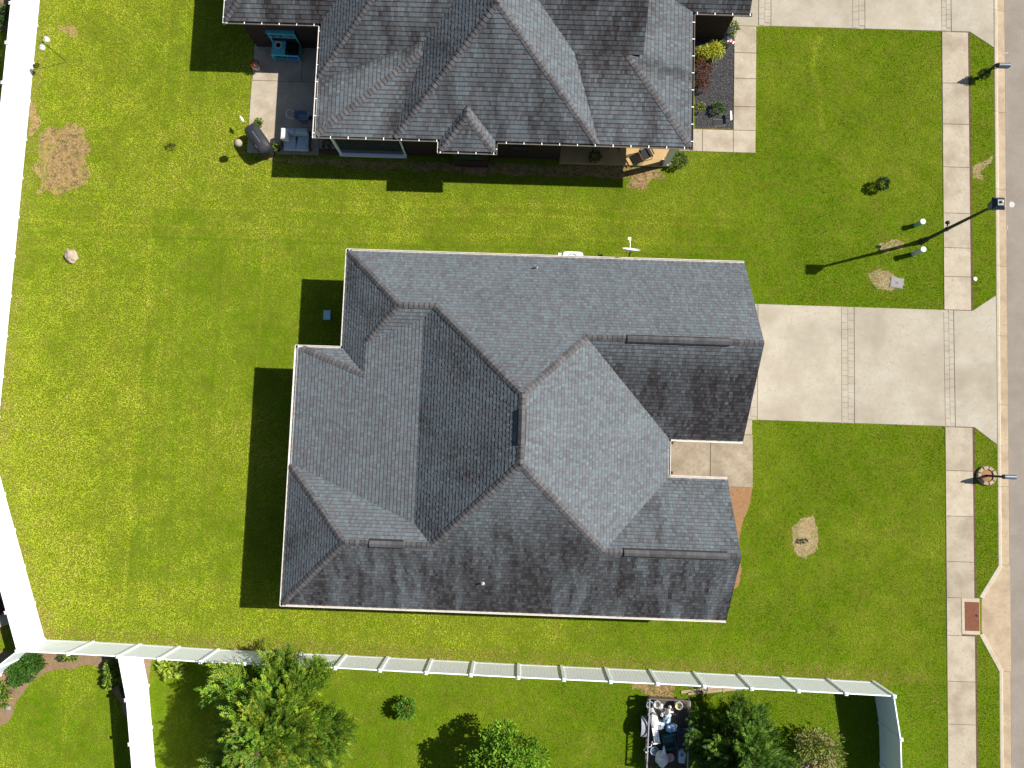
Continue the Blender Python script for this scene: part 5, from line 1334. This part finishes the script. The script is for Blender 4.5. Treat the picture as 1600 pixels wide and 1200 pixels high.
def conifer(label, base, h, R, n, cols, seed, name='evergreen_tree', trunk=.14, leaf=.13, squash=1.0, L=.55, tipc=None):
    x, y = base; r = random.Random(seed)
    t = thing(name, label, 'tree', (x, y, 0))
    q = MB().tube([(x, y, -.1), (x+.03, y, h*.35), (x, y+.03, h*.7), (x, y, h*.97)], [trunk, trunk*.75, trunk*.4, .02], 8)
    tr_ = put('trunk', q, M['bark'], t)
    nb = int(h*12); q = MB(); mb = MB(); branches = []
    for k in range(nb):
        f = (k/nb)**.9; z = h*(.05+.90*f); rad = R*(1-f**1.3)**.85*(1+.22*noise.noise(Vector((k*2.4 % 6.28, f*5, seed))))*r.uniform(.72, 1.08)+.15
        a = k*2.39996+r.uniform(-.3, .3)
        e = Vector((x+rad*cos(a)*squash, y+rad*sin(a), z+rad*.38))
        q.tube([(x, y, z), tuple((Vector((x, y, z))+e)/2+Vector((0, 0, -.05))), tuple(e)], [.03, .02, .006], 4, caps=False)
        branches.append((Vector((x, y, z)), e, a, rad, f))
    put('limbs', q, M['bark'], t)
    tot = sum(b[3] for b in branches)
    for (s0, e, a, rad, f) in branches:
        m = max(4, int(n*rad/tot)); bright = r.uniform(.7, 1.25)
        cl = [(c[0]*bright, c[1]*bright, c[2]*bright) for c in cols]
        if tipc and r.random() < .06: cl = cl+tipc
        for j in range(m):
            g_ = r.uniform(.30, 1.0)**.6 if r.random() < .8 else r.uniform(.05, .5); p = s0.lerp(e, g_)+Vector((r.gauss(0, .10), r.gauss(0, .10), r.gauss(0, .08)))*(.6+rad*.35)
            side = r.gauss(0, .75)
            d = Vector((cos(a+side*.7), sin(a+side*.7), r.uniform(.2, .9)))
            spray(mb, p, d, L*r.uniform(.6, 1.15)*(.55+.45*(1-f)), .16, cl, r, leaf=leaf)
    put('crown', mb, M['leaf'], t)
    return t
conifer('large yellow green evergreen tree at the bottom left, shading the lawn', G(466, 1100), 5.7, 3.1, 7000, [(.135, .25, .02), (.19, .295, .022), (.08, .17, .018), (.25, .32, .026), (.10, .20, .02)], 31, leaf=.115, L=.85, tipc=[(.26, .28, .03), (.22, .26, .03)])
conifer('dark green cypress right of the trailer', G(1138, 1146), 3.9, 1.95, 3200, [(.065, .14, .016), (.09, .18, .02), (.05, .11, .016), (.13, .22, .025)], 32, leaf=.10, L=.7)

def broadleaf(label, base, h, R, lobes, n, cols, seed, L=.17, w=.10):
    x, y = base; r = random.Random(seed)
    t = thing('broadleaf_tree', label, 'tree', (x, y, 0))
    put('trunk', MB().tube([(x, y, -.1), (x+.05, y, h*.3), (x, y, h*.5)], [.11, .09, .06], 8), M['bark'], t)
    q = MB(); mb = MB()
    for k in range(lobes):
        a = k*2.39996; f = (k+.5)/lobes; rr = R*sqrt(f)*.78
        c = Vector((x+rr*cos(a), y+rr*sin(a), h*(.92-.45*f)+r.uniform(-.15, .2)))
        q.tube([(x, y, h*.4), tuple((Vector((x, y, h*.5))+c)/2), tuple(c)], [.04, .03, .01], 5)
        b = r.uniform(.8, 1.25)
        leaf_clump(mb, c.x, c.y, c.z, r.uniform(.38, .58), r.uniform(.38, .58), r.uniform(.3, .45), n//lobes, L, w, [(p[0]*b, p[1]*b, p[2]*b) for p in cols], r, up=.35, shell=.35, droop=.15)
    put('limbs', q, M['bark'], t); put('crown', mb, M['leaf'], t)
broadleaf('rounded leafy green tree at the bottom edge, left of the trailer', G(790, 1163), 3.2, 1.85, 22, 7000, [(.15, .29, .02), (.20, .34, .03), (.11, .23, .02)], 41)

# ------------------------------------------------------------------ grass
def vnoise(X, Y, cell, seed):
    g_ = np.random.default_rng(seed).random((256, 256))
    x = X/cell+400.0; y = Y/cell+400.0; xi = np.floor(x).astype(int); yi = np.floor(y).astype(int); fx = x-xi; fy = y-yi
    fx = fx*fx*(3-2*fx); fy = fy*fy*(3-2*fy)
    a = g_[xi % 256, yi % 256]; b = g_[(xi+1) % 256, yi % 256]; c = g_[xi % 256, (yi+1) % 256]; d = g_[(xi+1) % 256, (yi+1) % 256]
    return (a*(1-fx)+b*fx)*(1-fy)+(c*(1-fx)+d*fx)*fy
def inside(X, Y, poly):
    r_ = np.zeros(X.shape, bool); n = len(poly); j = n-1
    for i in range(n):
        xi, yi = poly[i]; xj, yj = poly[j]
        if yi != yj:
            c = ((yi > Y) != (yj > Y)) & (X < (xj-xi)*(Y-yi)/(yj-yi)+xi); r_ ^= c
        j = i
    return r_
def sstep(a, b, x):
    t_ = np.clip((x-a)/(b-a), 0, 1); return t_*t_*(3-2*t_)
X0, X1, Y0, Y1 = -28.0, 23.2, -18.5, 24.5
NB = 2350000
gx = nrng.uniform(X0, X1, NB); gy = nrng.uniform(Y0, Y1, NB)
edge = (vnoise(gx, gy, .09, 50)-.5)*.05
cx_line = 22.49+(gy+13.94)*(.43/34.62); wx_line = 20.12+(gy+14.03)*(.22/34.97)
keep = gx < cx_line-.0+edge
keep &= ~((gx > wx_line+edge) & (gx < wx_line+1.395+edge*2))
def rect(a, b, c, d): return [(a, c), (b, c), (b, d), (a, d)]
cut = [inset(foot, .30), inset(nfoot, .30)]
cut += [rect(GX, 23.5, dyS, dyN), rect(9.4, 23.5, ndy, 30), [A(1176, 655), A(1176, 762), (6, A(1176, 762)[1]), (6, A(1176, 655)[1])]]
cut += [rect(xsl[0], xsl[1]+.02, yl[-1], 30), rect(A(1060, 237)[0], xsl[1]+.02, yl[-1], yl[-2]), rect(xa-.03, -8.9, ybm, ytop), rect(1.6, 7.05, 13.62, 16)]
for yF, sg in ((dyN, 1), (dyS, -1), (ndy, -1)):
    cut.append([(walk_x(yF)+1.36, yF), (curb_x(yF)+.2, yF), (curb_x(yF)+.2, yF+sg*.82)])
cut.append([(curb_x(ya)+.3, ya), G(1531, 933), G(1531, 992), (curb_x(yb)+.3, yb)])
cut.append(rect(hx0, hx1, hy1, hy0))
cut += beds
cut += [[(G(1401, 442)[0]+.31*cx, G(1401, 442)[1]+.25*cy) for cx, cy in ((-1, -1), (1, -1), (1, 1), (-1, 1))]]
ring = [(mbB[0]+.46*cos(2*pi*k/16), mbB[1]+.46*sin(2*pi*k/16)) for k in range(16)]; cut.append(ring)
for poly in cut:
    px_ = [p[0] for p in poly]; py_ = [p[1] for p in poly]
    sel = np.nonzero((gx > min(px_)-.2) & (gx < max(px_)+.2) & (gy > min(py_)-.2) & (gy < max(py_)+.2) & keep)[0]
    keep[sel[inside(gx[sel]+edge[sel], gy[sel]+edge[sel], poly)]] = False
dens = np.ones(NB); soil = np.zeros(NB)
idx_ = np.arange(NB)
for poly, k_ in patches:
    px_ = [p[0] for p in poly]; py_ = [p[1] for p in poly]
    sel = idx_[(gx > min(px_)-1) & (gx < max(px_)+1) & (gy > min(py_)-1) & (gy < max(py_)+1)]
    X_, Y_ = gx[sel], gy[sel]
    wob = (vnoise(X_, Y_, .35, 51)-.5)*.6+nrng.normal(0, .24, len(sel)); wob2 = (vnoise(X_, Y_, .35, 52)-.5)*.6+nrng.normal(0, .24, len(sel))
    m_ = inside(X_+wob, Y_+wob2, poly); cl = vnoise(X_, Y_, .28, 53)*.7+vnoise(X_, Y_, .12, 54)*.5
    big = vnoise(X_, Y_, .55, 57)[m_]
    dens[sel[m_]] = np.clip(k_*2.2*cl[m_]**1.5+.55*np.clip((big-.62)*4, 0, 1)*min(1, k_*2.5), 0, 1); soil[sel[m_]] = 1-.6*np.clip((big-.62)*4, 0, 1)
keep &= nrng.random(NB) < dens
gx, gy, soil = gx[keep], gy[keep], soil[keep]; n = len(gx)
# turf condition maps
n0 = vnoise(gx, gy, 9.0, 8); n1 = vnoise(gx, gy, 4.5, 1); n2 = vnoise(gx, gy, 2.0, 2); n3 = vnoise(gx, gy, .75, 3); n4 = vnoise(gx, gy, .28, 4); n5 = vnoise(gx, gy, .11, 5)
west = sstep(7.5, -7.0, gx)                       # back lawn is paler than the front lawn
front = 1-west
yel = .14+.46*west+.35*(n0-.5)+.55*(n1-.5)+.36*(n2-.5)+.20*(n3-.5)+.20*(n4-.5)
fy_ = np.interp(gx, [p[0] for p in sp], [p[1] for p in sp])
yel += .30*sstep(2.4, .4, np.abs(gy-10.6))*sstep(-12, -4, gx)*sstep(14, 6, gx)        # worn strip between the houses
yel += .28*sstep(3.0, .3, np.abs(gy+8.6))*sstep(-22, -10, gx)*sstep(14, 8, gx)*.8      # strip below the south eave
yel -= .28*(gy < fy_)
dry = np.clip((n1*.3+n2*.4+n3*.25+n4*.25-.72)*2.2, 0, 1)*(.20+.32*west)
fl_ = [Vector(p) for p in sp]
fy = np.interp(gx, [p.x for p in fl_], [p.y for p in fl_])
dry += .75*sstep(.65, .05, np.abs(gy-fy-.22))*(gy > fy-.15)*(.3+n4)*sstep(20.5, 17.5, gx)
wfx = np.where(gy > vtx.y, np.interp(gy, [vtx.y, top.y], [vtx.x, top.x]), np.interp(gy, [fl_[0].y, vtx.y], [fl_[0].x, vtx.x]))
dry += .8*sstep(1.0, .1, gx-wfx)*(n3*.6+n4*.7)*(gx > wfx-.2)*(gy > fl_[0].y)
# faint mower wheel lines
for xl, amp in ((-18.2, .45), (-17.3, .25), (-12.5, .2), (-20.5, .25), (-14.6, -.25), (-16.2, -.2)):
    yel += amp*sstep(.14, .02, np.abs(gx-xl-.5*(vnoise(gx, gy, 6, 60)-.5)))
for yl_, amp in ((10.9, .45), (11.4, .3), (9.9, .3), (9.3, -.3)):
    yel += amp*sstep(.12, .02, np.abs(gy-yl_-.3*(vnoise(gx, gy, 6, 61)-.5)))*(gx < 10)
c14 = Vector(G(1276, 130)); yel += .5*sstep(.22, .05, np.abs(gx-c14.x-.6*(vnoise(gx, gy, 1.6, 62)-.5)))*(np.abs(gy-c14.y) < 2.4)
yel += np.where((gx > -18.0) & (gx < -7.5) & (gy < 10.8) & (gy > -7), -.16, 0)+np.where(gx < -18.2, .12, 0)+.14*sstep(-11.5, -16, gx)*(np.sin(gx*2.1+1.2*(vnoise(gx, gy, 7, 66)-.5)*3) > .2)*.5
yel = np.clip(yel, 0, 1); dry = np.clip(dry+soil*.75, 0, .92)
lush = np.array([.122, .300, .004]); gold = np.array([.50, .565, .05]); straw = np.array([.52, .38, .15])
lush_f = np.array([.066, .148, .005])
C = lush[None]*(1-yel[:, None])+gold[None]*yel[:, None]
rb = nrng.random(n)
isdry = (nrng.random(n) < dry)
C = np.where(isdry[:, None], straw[None]*(.35+.75*nrng.random((n, 1))), C)
C *= (.90+.20*rb[:, None])*(.93+.14*n5[:, None])*(.90+.22*n4[:, None])*(.80+.40*n3[:, None]*.6+.40*n2[:, None]*.4)
ang = nrng.uniform(0, 2*pi, n); lean = nrng.uniform(.15, 1.2, n)
ln_ = nrng.uniform(.04, .09, n)*(1-.2*soil); wd = nrng.uniform(.015, .030, n)
dx, dy = np.cos(ang), np.sin(ang); sl_ = np.sin(lean); cl_ = np.cos(lean)
tw = nrng.uniform(-.8, .8, n); sx_, sy_ = np.cos(ang+pi/2+tw), np.sin(ang+pi/2+tw)
V = np.empty((n, 3, 3), np.float32)
zb = np.where(soil > 0, .0, -.004)
V[:, 0] = np.stack([gx-sx_*wd/2, gy-sy_*wd/2, zb], 1); V[:, 1] = np.stack([gx+sx_*wd/2, gy+sy_*wd/2, zb], 1)
V[:, 2] = np.stack([gx+dx*sl_*ln_, gy+dy*sl_*ln_, zb+cl_*ln_*.75+.006], 1)
me = bpy.data.meshes.new('grass')
me.vertices.add(3*n); me.vertices.foreach_set('co', V.reshape(-1))
me.loops.add(3*n); me.loops.foreach_set('vertex_index', np.arange(3*n, dtype=np.int32))
me.polygons.add(n); me.polygons.foreach_set('loop_start', np.arange(0, 3*n, 3, dtype=np.int32))
me.update(calc_edges=True)
ca = me.color_attributes.new('Col', 'FLOAT_COLOR', 'POINT')
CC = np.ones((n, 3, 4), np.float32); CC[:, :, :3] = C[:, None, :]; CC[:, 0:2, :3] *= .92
ca.data.foreach_set('color', CC.reshape(-1))
me.materials.append(M['grass'])
go = bpy.data.objects.new('grass', me); col.objects.link(go)
tag(go, 'short green and yellow grass covering the lawns', 'grass', kind='stuff')
print('grass blades', n, 'caps', bud)
